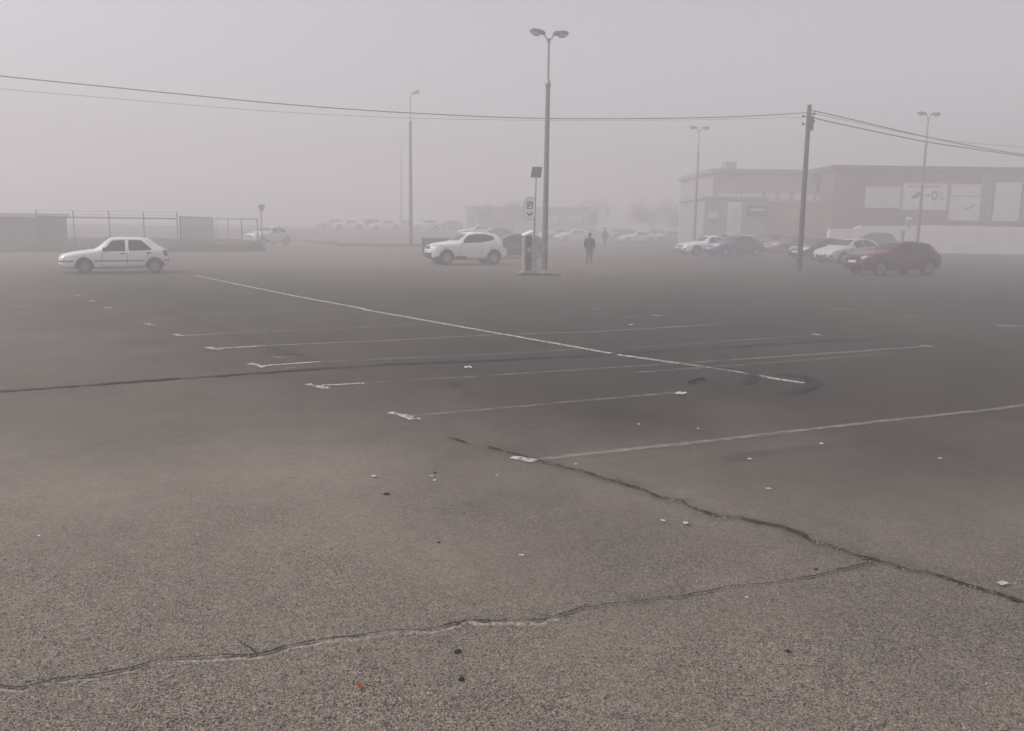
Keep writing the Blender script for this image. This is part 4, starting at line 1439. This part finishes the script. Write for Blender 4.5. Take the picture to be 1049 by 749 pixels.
# ------------------------------------------------------------------ people
def skin_mesh(name, joints, edges, sub=2):
    """joints: (x,y,z,r); a continuous skinned surface"""
    me = bpy.data.meshes.new(name)
    me.from_pydata([j[:3] for j in joints], edges, [])
    ob = bpy.data.objects.new('tmp_skin', me); COL.objects.link(ob)
    md = ob.modifiers.new('s', 'SKIN'); md.use_smooth_shade = True
    lay = me.skin_vertices[0] if me.skin_vertices else None
    if lay is None:
        bm = bmesh.new(); bm.from_mesh(me); bm.verts.layers.skin.verify(); bm.to_mesh(me); bm.free()
        lay = me.skin_vertices[0]
    for i, j in enumerate(joints):
        rr = j[3]
        lay.data[i].radius = rr if isinstance(rr, tuple) else (rr, rr)
        lay.data[i].use_root = (i == 0)
    sd = ob.modifiers.new('d', 'SUBSURF'); sd.levels = sub; sd.render_levels = sub
    dg = bpy.context.evaluated_depsgraph_get()
    out = bpy.data.meshes.new_from_object(ob.evaluated_get(dg))
    bpy.data.objects.remove(ob)
    for p in out.polygons: p.use_smooth = True
    return out


def person(loc, rz, label, h=1.62, stride=.10, jacket='jacket', trousers='trousers'):
    k = h / 1.75
    root = empty('person', loc, rz)
    root.scale = (k, k, k)
    tag(root, label, 'person', 'people walking in the fog')
    # pelvis first: root of the skin
    J = [(0, 0, .95, .125), (0, .01, 1.15, .12), (0, .0, 1.36, .13), (0, -.005, 1.47, .06), (0, .01, 1.545, .058), (0, .015, 1.62, .088), (0, .012, 1.69, .075)]
    E = [(0, 1), (1, 2), (2, 3), (3, 4), (4, 5), (5, 6)]
    def add(j, par):
        J.append(j); E.append((par, len(J) - 1)); return len(J) - 1
    hands = []
    for s in (1, -1):
        sh = add((s * .17, 0, 1.40, .065), 2)
        el = add((s * .255, -.03 * s, 1.13, .048), sh)
        wr = add((s * .235, .10 + .04 * s, .90, .034), el)
        pm = add((s * .232, .13 + .04 * s, .83, .036), wr)
        for q, (dx, ln) in enumerate(((-.026, .075), (-.009, .085), (.009, .08), (.026, .062))):
            a = add((s * .232 + dx * .4, .145 + .04 * s + dx, .80, .010), pm)
            b = add((s * .228 + dx * .4, .15 + .04 * s + dx, .80 - ln * .6, .009), a)
            add((s * .222 + dx * .4, .14 + .04 * s + dx, .80 - ln, .007), b)
        a = add((s * .20, .15 + .04 * s, .83, .011), pm)
        add((s * .19, .165 + .04 * s, .79, .009), a)
        hp = add((s * .09, 0, .90, .095), 0)
        kn = add((s * .10, .03 + stride * s * .5, .50, .062), hp)
        an = add((s * .10, stride * s - .01, .09, .042), kn)
        add((s * .115, stride * s + .15, .035, .038), an)
    b = link_mesh('body', skin_mesh('body', J, E), M['skin'], root)
    # coat
    J2 = [(0, 0, .84, (.205, .17)), (0, .005, 1.05, (.225, .18)), (0, .0, 1.25, (.235, .18)), (0, 0, 1.39, (.19, .14)), (0, 0, 1.47, .078), (0, .01, 1.50, .07)]
    E2 = [(0, 1), (1, 2), (2, 3), (3, 4), (4, 5)]
    for s in (1, -1):
        i = len(J2)
        J2 += [(s * .19, 0, 1.38, .10), (s * .275, -.03 * s, 1.13, .085), (s * .242, .09 + .04 * s, .92, .062)]
        E2 += [(3, i), (i, i + 1), (i + 1, i + 2)]
    link_mesh('jacket', skin_mesh('jacket', J2, E2), M[jacket], root)
    J3 = [(0, 0, .95, .145)]
    E3 = []
    for s in (1, -1):
        i = len(J3)
        J3 += [(s * .092, 0, .88, .108), (s * .10, .03 + stride * s * .5, .50, .078), (s * .10, stride * s - .01, .10, .062)]
        E3 += [(0, i), (i, i + 1), (i + 1, i + 2)]
    link_mesh('trousers', skin_mesh('trousers', J3, E3), M[trousers], root)
    for s in (1, -1):
        m = MB()
        vs, fs = [], []
        y0 = stride * s
        for yy, w, hh in ((-.07, .035, .09), (-.04, .045, .10), (.05, .045, .085), (.13, .05, .06), (.19, .03, .04)):
            vs += [(s * .11 - w, y0 + yy, 0), (s * .11 + w, y0 + yy, 0), (s * .11 + w * .8, y0 + yy, hh), (s * .11 - w * .8, y0 + yy, hh)]
        for i in range(4):
            for q in range(4):
                fs.append((i * 4 + q, i * 4 + (q + 1) % 4, i * 4 + 4 + (q + 1) % 4, i * 4 + 4 + q))
        fs += [(0, 1, 2, 3), (16, 17, 18, 19)]
        m.add(vs, fs, 0, True); m.build('shoe', M['shoe'], root)
    # hair
    bm = bmesh.new(); bmesh.ops.create_uvsphere(bm, u_segments=16, v_segments=10, radius=1)
    for v_ in list(bm.verts):
        v_.co = Vector((v_.co.x * .098, v_.co.y * .112 - .005, v_.co.z * .118 + 1.675))
    bmesh.ops.delete(bm, geom=[v_ for v_ in bm.verts if v_.co.z < 1.60 or (v_.co.y > .05 and v_.co.z < 1.70)], context='VERTS')
    me = bpy.data.meshes.new('hair'); bm.to_mesh(me); bm.free()
    for p_ in me.polygons: p_.use_smooth = True
    link_mesh('hair', me, M['hair'], root)
    # face: nose, eyes, ears
    m = MB()
    m.box((0, .105, 1.615), (.026, .04, .05), bev=.008); m.box((.092, .01, 1.62), (.02, .04, .06), bev=.006); m.box((-.092, .01, 1.62), (.02, .04, .06), bev=.006)
    m.build('face_features', M['skin'], root)
    for s in (1, -1):
        m = MB(); m.lathe([(0, -.012), (.010, -.008), (.012, 0), (.010, .008), (0, .012)], 'z', 8, c=(s * .034, .092, 1.64)); m.build('eye', M['black_ink'], root)
    m = MB(); m.box((0, .094, 1.565), (.05, .01, .008)); m.build('mouth', M['trousers'], root)
    return root


person(at(603.5, 270.6), R(-12), 'person in a dark bulky jacket and dark trousers, nearest walker', 1.62, .13)
person(at(619.5, 255), R(30), 'farther, fainter person in dark clothes paled for the haze, near the white pylon sign', 1.80, .16, 'hazed_clothes', 'hazed_clothes')


# ------------------------------------------------------------------ fence on the left, gate, bank
def fence(p0, p1, n, h, label, name='wire_fence', dense=None, rail=True, post_r=.035, ext=.0, wires=5):
    root = empty(name, p0)
    tag(root, label, 'fence' if 'fence' in name else 'gate')
    d = p1 - p0
    for i in range(n + 1):
        q = d * (i / n)
        m = MB(); m.tube([q, q + Vector((0, 0, h + (ext if i % 2 == 0 or ext < .2 else ext)))], post_r, 8)
        m.build('post', M['fence_steel'], root)
    m = MB()
    if rail: m.tube([Vector((0, 0, h)), d + Vector((0, 0, h))], .035, 8)
    m.tube([Vector((0, 0, .12)), d + Vector((0, 0, .12))], .02, 6)
    m.build('rail', M['fence_steel'], root)
    m = MB()
    if dense:
        L = d.length
        k = int(L / dense)
        for i in range(k + 1):
            q = d * (i / k)
            m.tube([q + Vector((0, 0, .12)), q + Vector((0, 0, h))], .008, 4, caps=False)
    for i in range(wires):
        z = .3 + (h - .35) * i / max(1, wires - 1)
        m.tube([Vector((0, 0, z)), d + Vector((0, 0, z))], .006, 4, caps=False)
    if ext > .2:
        for z in (h + ext * .45, h + ext * .95):
            m.tube([Vector((0, 0, z)), d + Vector((0, 0, z))], .007, 4, caps=False)
    m.build('mesh_infill', M['fence_steel'], root)
    return root


def gpt(px, py): return at(px, py)


F0, F1 = gpt(40, 258.2), gpt(183, 258.0)
fence(F0, F1, 4, 2.08, 'grey wire fence with a top rail behind the white hatchback', ext=.40)
G1 = gpt(219, 250.5)
fence(F1 + Vector((.15, .1, 0)), G1, 1, 2.2, 'grey mesh gate leaf standing open at the end of the wire fence', name='mesh_gate', dense=.17, post_r=.05, ext=.0, wires=8)
F3b = gpt(268, 257.6)
fence(G1 + Vector((.25, 0, 0)), F3b + Vector((-.25, .1, 0)), 3, 2.12, 'short wire fence between the mesh gate and the give way sign', ext=.0, dense=None)
# grass verge behind the fence, a gentle bank
def verge():
    A = [gpt(-120, 259), gpt(20, 258.6), gpt(120, 258.4), gpt(200, 258.2), gpt(255, 258), gpt(271, 258)]
    B = [at(-120, 246), at(20, 246), at(120, 246), at(200, 247.0), at(245, 250), at(262, 255.4)]
    vs, fs = [], []
    rows = 6
    for j in range(rows + 1):
        t = j / rows
        for i in range(len(A)):
            q = A[i].lerp(B[i], t)
            vs.append((q.x, q.y, .10 + .16 * math.sin(math.pi * min(1, t * 1.0)) + .10 * t + random.uniform(-.03, .03)))
    n = len(A)
    # skirt to the ground
    for i in range(n):
        vs.append((A[i].x, A[i].y - .02, -.05))
    for j in range(rows):
        for i in range(n - 1):
            fs.append((j * n + i, j * n + i + 1, (j + 1) * n + i + 1, (j + 1) * n + i))
    b0 = (rows + 1) * n
    for i in range(n - 1): fs.append((b0 + i, b0 + i + 1, i + 1, i))
    fs.append((b0 + n - 1, *[j * n + n - 1 for j in range(rows + 1)]))
    me = bpy.data.meshes.new('grass_verge'); me.from_pydata(vs, [], fs)
    for p_ in me.polygons: p_.use_smooth = True
    o = link_mesh('grass_verge', me, M['grass_ground']); tag(o, kind='structure')
    mb = MB(); r_ = random.Random(5)
    for _ in range(9000):
        u, t = r_.uniform(0, n - 1.001), r_.random()
        i = int(u); f = u - i
        q = A[i].lerp(A[i + 1], f).lerp(B[i].lerp(B[i + 1], f), t)
        z = .08 + .16 * math.sin(math.pi * t) + .10 * t
        hgt = r_.uniform(.10, .26); a = r_.uniform(0, 6.28); w = .035
        dx, dy = math.cos(a) * w, math.sin(a) * w
        lx, ly = r_.uniform(-.08, .08), r_.uniform(-.08, .08)
        mb.add([(q.x - dx, q.y - dy, z), (q.x + dx, q.y + dy, z), (q.x + lx, q.y + ly, z + hgt)], [(0, 1, 2)])
    tag(mb.build('grass', M['grass'], fix=False), kind='stuff')


verge()
# mound of soil at the gate
m = MB()
ce = gpt(240, 254.8)
vs, fs = [], []
for j in range(7):
    rr = 1 - j / 6
    for k in range(20):
        t = 2 * math.pi * k / 20
        vs.append((2.2 * rr * math.cos(t) * random.uniform(.93, 1.07), 1.6 * rr * math.sin(t) * random.uniform(.93, 1.07), .62 * (1 - rr ** 1.6) + random.uniform(0, .04)))
for j in range(6):
    for k in range(20):
        fs.append((j * 20 + k, j * 20 + (k + 1) % 20, (j + 1) * 20 + (k + 1) % 20, (j + 1) * 20 + k))
m.add(vs, fs, 0, True)
tag(m.build('soil_mound', M['soil'], None, ce + Vector((0, 0, .05))), kind='structure')

# give way sign seen from behind
gp = gpt(269, 258.3)
root = empty('traffic_sign', gp)
tag(root, 'grey back of a triangular give way sign on a thin post', 'traffic sign')
gt = at_y(268.6, 209.5, gp.y) - gp
m = MB(); m.tube([(0, 0, 0), (0, .0, gt.z)], .04, 8); m.build('post', M['galv'], root)
m = MB()
s_ = .34
tri = chaikin([(-s_, .0), (s_, .0), (0, -.60)], 1, True)
m.prism(tri, -.045, -.065, M3=F3, off=Vector((0, .0, gt.z)))
m.build('sign_plate', M['machine_grey'], root)
m = MB(); m.box((0, -.0, gt.z - .12), (.3, .09, .04)); m.box((0, -.0, gt.z - .3), (.2, .09, .04)); m.build('bracket', M['galv'], root)

# grey shed at the left edge
sy = gpt(20, 257).y + 5
a = at_y(-70, 217, sy); b = at_y(36, 217.3, sy)
root = empty('shed', (0, 0, 0))
tag(root, 'dark flat-roofed shed at the left edge behind the fence', 'shed')
hgt = a.z
w_ = b.x - a.x
m = MB(); m.box(((a.x + b.x) / 2, sy + 2, hgt / 2 - .15), (w_, 4, hgt - .2)); m.build('wall', M['shed'], root)
m = MB(); m.box(((a.x + b.x) / 2, sy + 2, hgt - .14), (w_ + .3, 4.3, .28), bev=.02); m.build('roof', M['machine_grey'], root)
m = MB(); m.box((b.x - 2.4, sy - .02, 1.05), (1.0, .05, 2.0)); m.build('door', M['steel_dark'], root)
for k in range(2):
    m = MB(); m.box((b.x - 4.4 - 2.0 * k, sy - .02, 1.35), (1.1, .05, .7)); m.build('window', M['glass'], root)

# low kerb islands beyond the lot
for l, hh in (([(303, 248.2), (322, 249.5), (341, 251)], .30), ([(345, 252.6), (390, 252.8), (436, 253.2)], .26)):
    pts = pxs(l)
    m = MB()
    for p0, p1 in zip(pts, pts[1:]):
        d = p1 - p0
        q = Matrix.Rotation(math.atan2(d.y, d.x), 3, 'Z')
        m.box((p0 + p1) / 2 + Vector((0, .3, hh / 2)), (d.length + .02, .7, hh), rot=q)
    tag(m.build('kerb', M['brick_dark']), kind='structure')

# low brown wall behind the white crossover
w0, w1 = at(432.5, 261.2), at(523, 262.5)
wy = (w0.y + w1.y) / 2
root = empty('brick_wall', (0, 0, 0))
tag(root, 'low red-brown brick wall behind the white crossover', 'wall')
zt = at_y(434, 243.6, wy).z
m = MB(); m.box(((w0.x + w1.x) / 2, wy, (zt - .08) / 2), (w1.x - w0.x, .3, zt - .08)); m.build('wall', M['brick_dark'], root)
m = MB(); m.box(((w0.x + w1.x) / 2, wy, zt - .04), (w1.x - w0.x + .1, .38, .08), bev=.012); m.build('coping', M['roof_dark'], root)


# ------------------------------------------------------------------ buildings
def window_px(root, x0, y0, x1, y1, Y, name, mat_, frame='render_grey', dep=.06, proud=.05, fr=True):
    a, b = at_y(x0, y0, Y), at_y(x1, y1, Y)
    cx, cz, w, h = (a.x + b.x) / 2, (a.z + b.z) / 2, abs(b.x - a.x), abs(a.z - b.z)
    m = MB(); m.box((cx, Y - proud, cz), (w, dep, h), bev=.01)
    o = m.build(name, M[mat_], root)
    if fr:
        f = MB(); t = .10; d = .10
        f.box((cx - w / 2 - t / 2, Y - proud, cz), (t, d, h + 2 * t)); f.box((cx + w / 2 + t / 2, Y - proud, cz), (t, d, h + 2 * t))
        f.box((cx, Y - proud, cz + h / 2 + t / 2), (w, d, t)); f.box((cx, Y - proud, cz - h / 2 - t / 2), (w, d, t))
        f.build('frame', M[frame], o)
    return o, (cx, cz, w, h)


# the brick hall on the right
BY = 79.0
a, b = at_y(856, 176, BY), at_y(1180, 178, BY)
H1 = at_y(950, 176, BY).z
cx, wd = (a.x + b.x) / 2, b.x - a.x
HALL_LEFT = a.x
root = empty('brick_hall', (0, 0, 0))
tag(root, 'large red-brown brick hall with white hoardings on its front wall', 'building')
m = MB(); m.box((cx, BY + 8, H1 / 2), (wd, 16, H1)); m.build('wall', M['brick_red'], root)
m = MB(); m.box((cx, BY + 8, H1 + .24), (wd + .5, 16.5, .48), bev=.03); m.build('roof', M['roof_dark'], root)
# darker brick bay at the right
xr0 = at_y(1005, 190, BY).x
m = MB(); m.box(((xr0 + b.x) / 2, BY - .05, (H1 + 2.6) / 2), (b.x - xr0, .12, H1 - 2.7)); m.build('wall_panel', M['render_grey'], root)
pl, (px_, pz_, pw_, ph_) = window_px(root, 926, 188, 968, 215, BY, 'billboard', 'poster', 'machine_grey')


def on_board(mb, cx, cz, Y, pts):
    mb.add([(cx + u, Y, cz + v_) for u, v_ in pts], [tuple(range(len(pts)))])


m = MB()
YB = BY - .05 - .034
# lettering band of the hoarding (illegible at this distance: a dark band of strokes)
for k in range(14):
    x0 = -.40 + k * .054
    on_board(m, px_, pz_, YB, [((x0) * pw_, .33 * ph_), ((x0 + .034) * pw_, .33 * ph_), ((x0 + .034) * pw_, .44 * ph_), ((x0) * pw_, .44 * ph_)])
m.build('lettering', M['grey_ink'], pl, fix=False)
m = MB()
on_board(m, px_, pz_, YB, chaikin([(-.34 * pw_, -.12 * ph_), (-.27 * pw_, .06 * ph_), (-.16 * pw_, .20 * ph_), (-.02 * pw_, .22 * ph_), (-.12 * pw_, .08 * ph_), (-.14 * pw_, -.05 * ph_)], 1, True))
on_board(m, px_, pz_, YB, [(.03 * pw_, .02 * ph_), (.12 * pw_, .02 * ph_), (.12 * pw_, .09 * ph_), (.03 * pw_, .09 * ph_)])
for i in range(16):
    t0, t1 = 2 * math.pi * i / 16, 2 * math.pi * (i + 1) / 16
    q = lambda t, r_: (.22 * pw_ + r_ * .075 * pw_ * math.cos(t), .04 * ph_ + r_ * .19 * ph_ * math.sin(t))
    on_board(m, px_, pz_, YB, [q(t0, 1), q(t1, 1), q(t1, .55), q(t0, .55)])
m.build('emblem', M['black_ink'], pl, fix=False)
m = MB()
q_ = lambda c, t, r_: (c[0] * pw_ + r_ * .032 * pw_ * math.cos(t), c[1] * ph_ + r_ * .07 * ph_ * math.sin(t))
for c in ((.335, .12), (.42, -.06)):
    for i in range(10):
        t0, t1 = 2 * math.pi * i / 10, 2 * math.pi * (i + 1) / 10
        on_board(m, px_, pz_, YB, [q_(c, t0, 1), q_(c, t1, 1), q_(c, t1, .5), q_(c, t0, .5)])
on_board(m, px_, pz_, YB, [(.33 * pw_, -.12 * ph_), (.35 * pw_, -.12 * ph_), (.43 * pw_, .18 * ph_), (.41 * pw_, .18 * ph_)])
m.build('percent_sign', M['grey_ink'], pl, fix=False)
pl, (px_, pz_, pw_, ph_) = window_px(root, 974, 189, 1001, 226, BY, 'billboard', 'poster', 'machine_grey', proud=.16)
m = MB()
YB = BY - .16 - .034
on_board(m, px_, pz_, YB, chaikin([(-.15 * pw_, -.18 * ph_), (.05 * pw_, -.16 * ph_), (.45 * pw_, -.02 * ph_), (.1 * pw_, -.22 * ph_)], 1, True))
on_board(m, px_, pz_, YB, [(-.5 * pw_, .16 * ph_), (.5 * pw_, .16 * ph_), (.5 * pw_, .185 * ph_), (-.5 * pw_, .185 * ph_)])
m.build('emblem', M['grey_ink'], pl, fix=False)
window_px(root, 1019, 186.5, 1042, 227, BY, 'billboard', 'poster', 'roof_dark', proud=.16)
window_px(root, 888, 192, 921, 214, BY, 'billboard', 'render_pink', 'render_pink', fr=False)
window_px(root, 887, 191, 921, 213.5, BY - .01, 'poster', 'window_pale', 'render_grey', fr=False)
window_px(root, 918, 222, 927, 229, BY, 'sign_panel', 'steel_dark', fr=False)
# low white plinth wall in front of the hall
WY = 76.0
a, b = at_y(850, 232, WY), at_y(1180, 233, WY)
root = empty('white_wall', (0, 0, 0))
tag(root, 'pale white wall running along the front of the brick hall', 'wall')
zt0 = at_y(960, 231, WY).z
vs, fs = [], []
NS = 40
rr_ = random.Random(11)
for i in range(NS + 1):
    x = a.x + (b.x - a.x) * i / NS
    px0 = 850 + 330 * i / NS
    top = zt0 - (.42 if px0 < 882 else (.1 if px0 < 935 else 0)) + rr_.uniform(-.03, .03)
    vs += [(x, WY, 0), (x, WY, top), (x, WY + .5, top), (x, WY + .5, 0)]
for i in range(NS):
    for k in range(3):
        fs.append((i * 4 + k, i * 4 + 4 + k, i * 4 + 5 + k, i * 4 + 1 + k))
fs += [(0, 1, 2, 3), (NS * 4 + 3, NS * 4 + 2, NS * 4 + 1, NS * 4)]
m = MB(); m.add(vs, fs); m.build('wall', M['render_white'], root)
x0_, x1_ = at_y(923, 245, WY).x, at_y(930.5, 245, WY).x
m = MB(); m.box(((x0_ + x1_) / 2, WY - .03, 1.15), (x1_ - x0_, .08, 1.5)); m.build('door', M['shed'], root)
# small dark plates on the wall
# low doorpost sign at the wall
m = MB(); q0 = at_y(931.5, 222, WY - .5); m.box((q0.x, WY - .5, 1.55), (.5, .10, 3.1), bev=.02); 
o = m.build('sign_totem', M['white_sign']); 
tag(o, 'narrow white upright sign board beside the lamp mast at the white wall', 'sign')
m = MB(); m.box((q0.x, WY - .562, 2.55), (.40, .02, .62)); m.build('sign_face', M['grey_ink'], o)

# second building: low shop front with a taller block behind
LY = 80.2
root = empty('shop_building', (0, 0, 0))
tag(root, 'low grey and faded red shop building with a pale window band above', 'building')
a, b, c_ = at_y(722, 203, LY), at_y(786, 203, LY), at_y(858, 206, LY)
c_.x = HALL_LEFT - .03
zt = at_y(786, 205, LY).z
m = MB(); m.box(((a.x + b.x) / 2, LY + 6, zt / 2), (b.x - a.x, 12, zt)); m.build('wall', M['render_shop_hazed'], root)
m = MB(); m.box(((c_.x + b.x) / 2 + .01, LY + 6.4, zt / 2 - .05), (c_.x - b.x, 12.6, zt - .1)); m.build('wall', M['render_pink_hazed'], root)
m = MB(); m.box(((a.x + b.x) / 2, LY + 6, zt + .12), (b.x - a.x + .3, 12.3, .22)); m.build('roof', M['render_grey'], root)  # both shop roofs also take a lighter colour to look hazier
window_px(root, 746, 207, 758, 240, LY, 'banner', 'poster', fr=False)
window_px(root, 747, 210, 754, 236, LY - .07, 'banner_print', 'window_pale', fr=False)
window_px(root, 725, 216, 736, 224, LY, 'window', 'window_pale')
window_px(root, 765, 210, 786, 222, LY, 'sign_board', 'shed', fr=False)
m = MB()
s0, s1 = at_y(767, 213.4, LY), at_y(783, 216.6, LY)
for k in range(8):
    x = s0.x + (s1.x - s0.x) * (k + .1) / 8
    wv = (s1.x - s0.x) / 8 * .72
    m.box((x + wv / 2, LY - .10, (s0.z + s1.z) / 2), (wv, .02, abs(s0.z - s1.z) * (1 if k % 3 else .8)))
m.build('lettering', M['white_sign'], root)
UYY = 82.6
a, b = at_y(731, 176, UYY), at_y(862, 178, UYY)
b.x = HALL_LEFT - .35
zt2 = at_y(790, 178, UYY).z
m = MB(); m.box(((a.x + b.x) / 2, UYY + 8, zt2 / 2), (b.x - a.x, 16, zt2)); m.build('upper_wall', M['render_shop_hazed'], root)
m = MB(); m.box(((a.x + b.x) / 2, UYY + 8, zt2 + .2), (b.x - a.x + .5, 16.5, .4)); m.build('upper_roof', M['render_grey'], root)
for x0, x1, mt in ((735, 758, 'window_pale'), (760, 781, 'window_pale'), (784, 795, 'window_pale'), (798, 808, 'window_pale'), (813, 833, 'window_pale'), (836, 843, 'window_pale')):
    window_px(root, x0, 197.5, x1, 206, UYY, 'window', mt)
a, b = at_y(754, 168, UYY), at_y(766, 168, UYY)
z0, z1 = zt2 + .4, at_y(760, 162.5, UYY).z
m = MB(); m.box(((a.x + b.x) / 2, UYY + 5, (z0 + z1) / 2), (b.x - a.x, 2, z1 - z0)); m.build('chimney', M['render_grey'], root)

# long low building in the middle distance
MY = 122.0
root = empty('long_building', (0, 0, 0))
tag(root, 'long low flat building barely visible behind the parking sign', 'building')
a, b = at_y(478, 213, MY), at_y(604, 213, MY)
zt = at_y(530, 214, MY).z
m = MB(); m.box(((a.x + b.x) / 2, MY + 6, zt / 2), (b.x - a.x, 12, zt)); m.build('wall', M['render_pale_hazed'], root)
m = MB(); m.box(((a.x + b.x) / 2, MY + 6, zt + .15), (b.x - a.x + .4, 12.4, .3)); m.build('roof', M['render_grey'], root)
for k in range(5):
    x = 486 + k * 24
    window_px(root, x, 221, x + 14, 229, MY, 'window', 'window_pale')
# white pylon sign
PY = 88.0
pb = at(616, 248.6)
tp = at_y(616.5, 214.5, pb.y)
root = empty('pylon_sign', (pb.x, pb.y, 0))
tag(root, 'white pylon sign behind the nearest walker', 'sign')
m = MB(); m.box((0, 0, tp.z * .66), (.95, .28, tp.z * .68), bev=.04); m.build('sign_panel', M['white_sign'], root)
m = MB(); m.box((0, 0, tp.z * .16), (.55, .2, tp.z * .33), bev=.02); m.build('support', M['machine_grey'], root)


# ------------------------------------------------------------------ trees
def tree(loc, H, W, label, leaf, seed, n=5200, base=.22):
    r_ = random.Random(seed)
    root = empty('tree', loc)
    tag(root, label, 'tree', 'trees fading into the fog')
    t = MB()
    t.tube([(0, 0, -.1), (.05, 0, H * .25), (0, .08, H * .55), (.06, 0, H * .82)], [.04 * H * .55, .032 * H * .5, .02 * H * .5, .01 * H * .4], 8)
    cl = []
    for k in range(9):
        a = r_.uniform(0, 6.28); z0 = H * r_.uniform(.22, .6)
        e = Vector((math.cos(a) * W * r_.uniform(.28, .46), math.sin(a) * W * r_.uniform(.28, .46), z0 + H * r_.uniform(.12, .32)))
        t.tube([(0, 0, z0), (e.x * .5, e.y * .5, z0 + (e.z - z0) * .65), e], [.012 * H, .008 * H, .003 * H], 6)
        cl.append((e, W * r_.uniform(.14, .25)))
    for k in range(8):
        a = r_.uniform(0, 6.28); q = r_.random() ** .5
        cl.append((Vector((math.cos(a) * W * .36 * q, math.sin(a) * W * .36 * q, H * r_.uniform(.5, .92 - .2 * q))), W * r_.uniform(.12, .24)))
    t.build('trunk', M['bark'], root)
    c = MB()
    for _ in range(n):
        p, rad = r_.choice(cl)
        d = Vector((r_.gauss(0, 1), r_.gauss(0, 1), r_.gauss(0, .8))).normalized() * rad * r_.random() ** .4
        q = p + d
        if q.z < H * base: continue
        s = r_.uniform(.05, .13) * (H / 7)
        u = Vector((r_.gauss(0, 1), r_.gauss(0, 1), r_.gauss(0, 1))).normalized()
        w = u.cross(Vector((r_.gauss(0, 1), r_.gauss(0, 1), r_.gauss(0, 1)))).normalized()
        c.add([q - u * s, q + w * s * .6, q + u * s, q - w * s * .6], [(0, 1, 2, 3)])
    c.build('crown', M[leaf], root, fix=False)


def tree_px(px, ytop, Y, W, label, leaf, seed, **k):
    X = math.tan(yaw_los(px)) * Y
    z0 = gz(X, Y)
    tp = at_y(px, ytop, Y).z
    tree((X, Y, z0), tp - z0, W, label, leaf, seed, **k)


tree_px(603, 204, 132, 6.5, 'round faint tree behind the white pylon sign', 'leaf_dull', 1)
tree_px(665, 206, 128, 7.0, 'round tree behind the silver and white far cars', 'leaf_brown', 2, base=.1)
tree_px(702, 212, 124, 5.0, 'dark bushy tree at the foot of the hazy twin lamp mast', 'leaf_dull', 3, base=.05)
tree_px(686, 215, 132, 6.0, 'low bushy tree between the round tree and the grey shop wall', 'leaf_dull', 8, base=.05)
tree_px(492, 204, 120, 3.0, 'slim faint tree at the left end of the long low building', 'leaf_dull', 4)
tree_px(524, 206, 118, 5.6, 'wide faint tree rising over the long low building', 'leaf_dull', 5)

# ------------------------------------------------------------------ fog, sky, sun
SUN_EL, SUN_AZ = R(48), R(-98)       # azimuth from +Y, clockwise
DENS = 0.0147
m_, nt, b = new_mat('fog')
nt.nodes.remove(b)
pv = nt.nodes.new('ShaderNodeVolumePrincipled')
pv.inputs['Color'].default_value = (0.93, 0.915, 0.93, 1)
pv.inputs['Density'].default_value = DENS
pv.inputs['Anisotropy'].default_value = 0.2
nt.links.new(pv.outputs[0], nt.nodes['Material Output'].inputs['Volume'])
mb = MB(); mb.box((0, 130, 7.0), (480, 340, 16.0))
o = mb.build('haze', m_); tag(o, kind='stuff')

w = bpy.data.worlds.new('World'); scene.world = w
w.use_nodes = True
nt = w.node_tree
N, L = nt.nodes, nt.links
bg = N['Background']
sky = N.new('ShaderNodeTexSky'); sky.sky_type = 'NISHITA'; sky.sun_disc = False
sky.sun_elevation = SUN_EL; sky.sun_rotation = SUN_AZ
sky.air_density = 1.0; sky.dust_density = 3.0; sky.ozone_density = 1.0
hs = N.new('ShaderNodeHueSaturation'); hs.inputs['Saturation'].default_value = 0.2
L.new(sky.outputs[0], hs.inputs['Color'])
mx = N.new('ShaderNodeMix'); mx.data_type = 'RGBA'; mx.blend_type = 'MULTIPLY'; mx.inputs[0].default_value = 1.0
mx.inputs[7].default_value = (1.0, .955, .985, 1)
L.new(hs.outputs[0], mx.inputs[6])
L.new(mx.outputs[2], bg.inputs['Color'])
bg.inputs['Strength'].default_value = 0.131

sd = bpy.data.lights.new('sun', 'SUN'); sd.energy = 1.5; sd.angle = R(40); sd.color = (1.0, .94, .86)
so = bpy.data.objects.new('sun', sd); COL.objects.link(so)
dv = Vector((math.sin(SUN_AZ) * math.cos(SUN_EL), math.cos(SUN_AZ) * math.cos(SUN_EL), math.sin(SUN_EL)))
so.rotation_euler = dv.to_track_quat('Z', 'Y').to_euler()
so.location = (0, 0, 60)

scene.view_settings.view_transform = 'Standard'
scene.view_settings.look = 'None'
scene.view_settings.exposure = 0.24
scene.view_settings.gamma = 1.0
scene.view_settings.use_curve_mapping = False
scene.render.engine = 'CYCLES'
scene.cycles.use_denoising = True
scene.cycles.max_bounces = 8
scene.cycles.diffuse_bounces = 3
scene.cycles.glossy_bounces = 3
scene.cycles.volume_bounces = 4
scene.cycles.transparent_max_bounces = 12
scene.cycles.caustics_reflective = False
scene.cycles.caustics_refractive = False
scene.cycles.use_adaptive_sampling = False
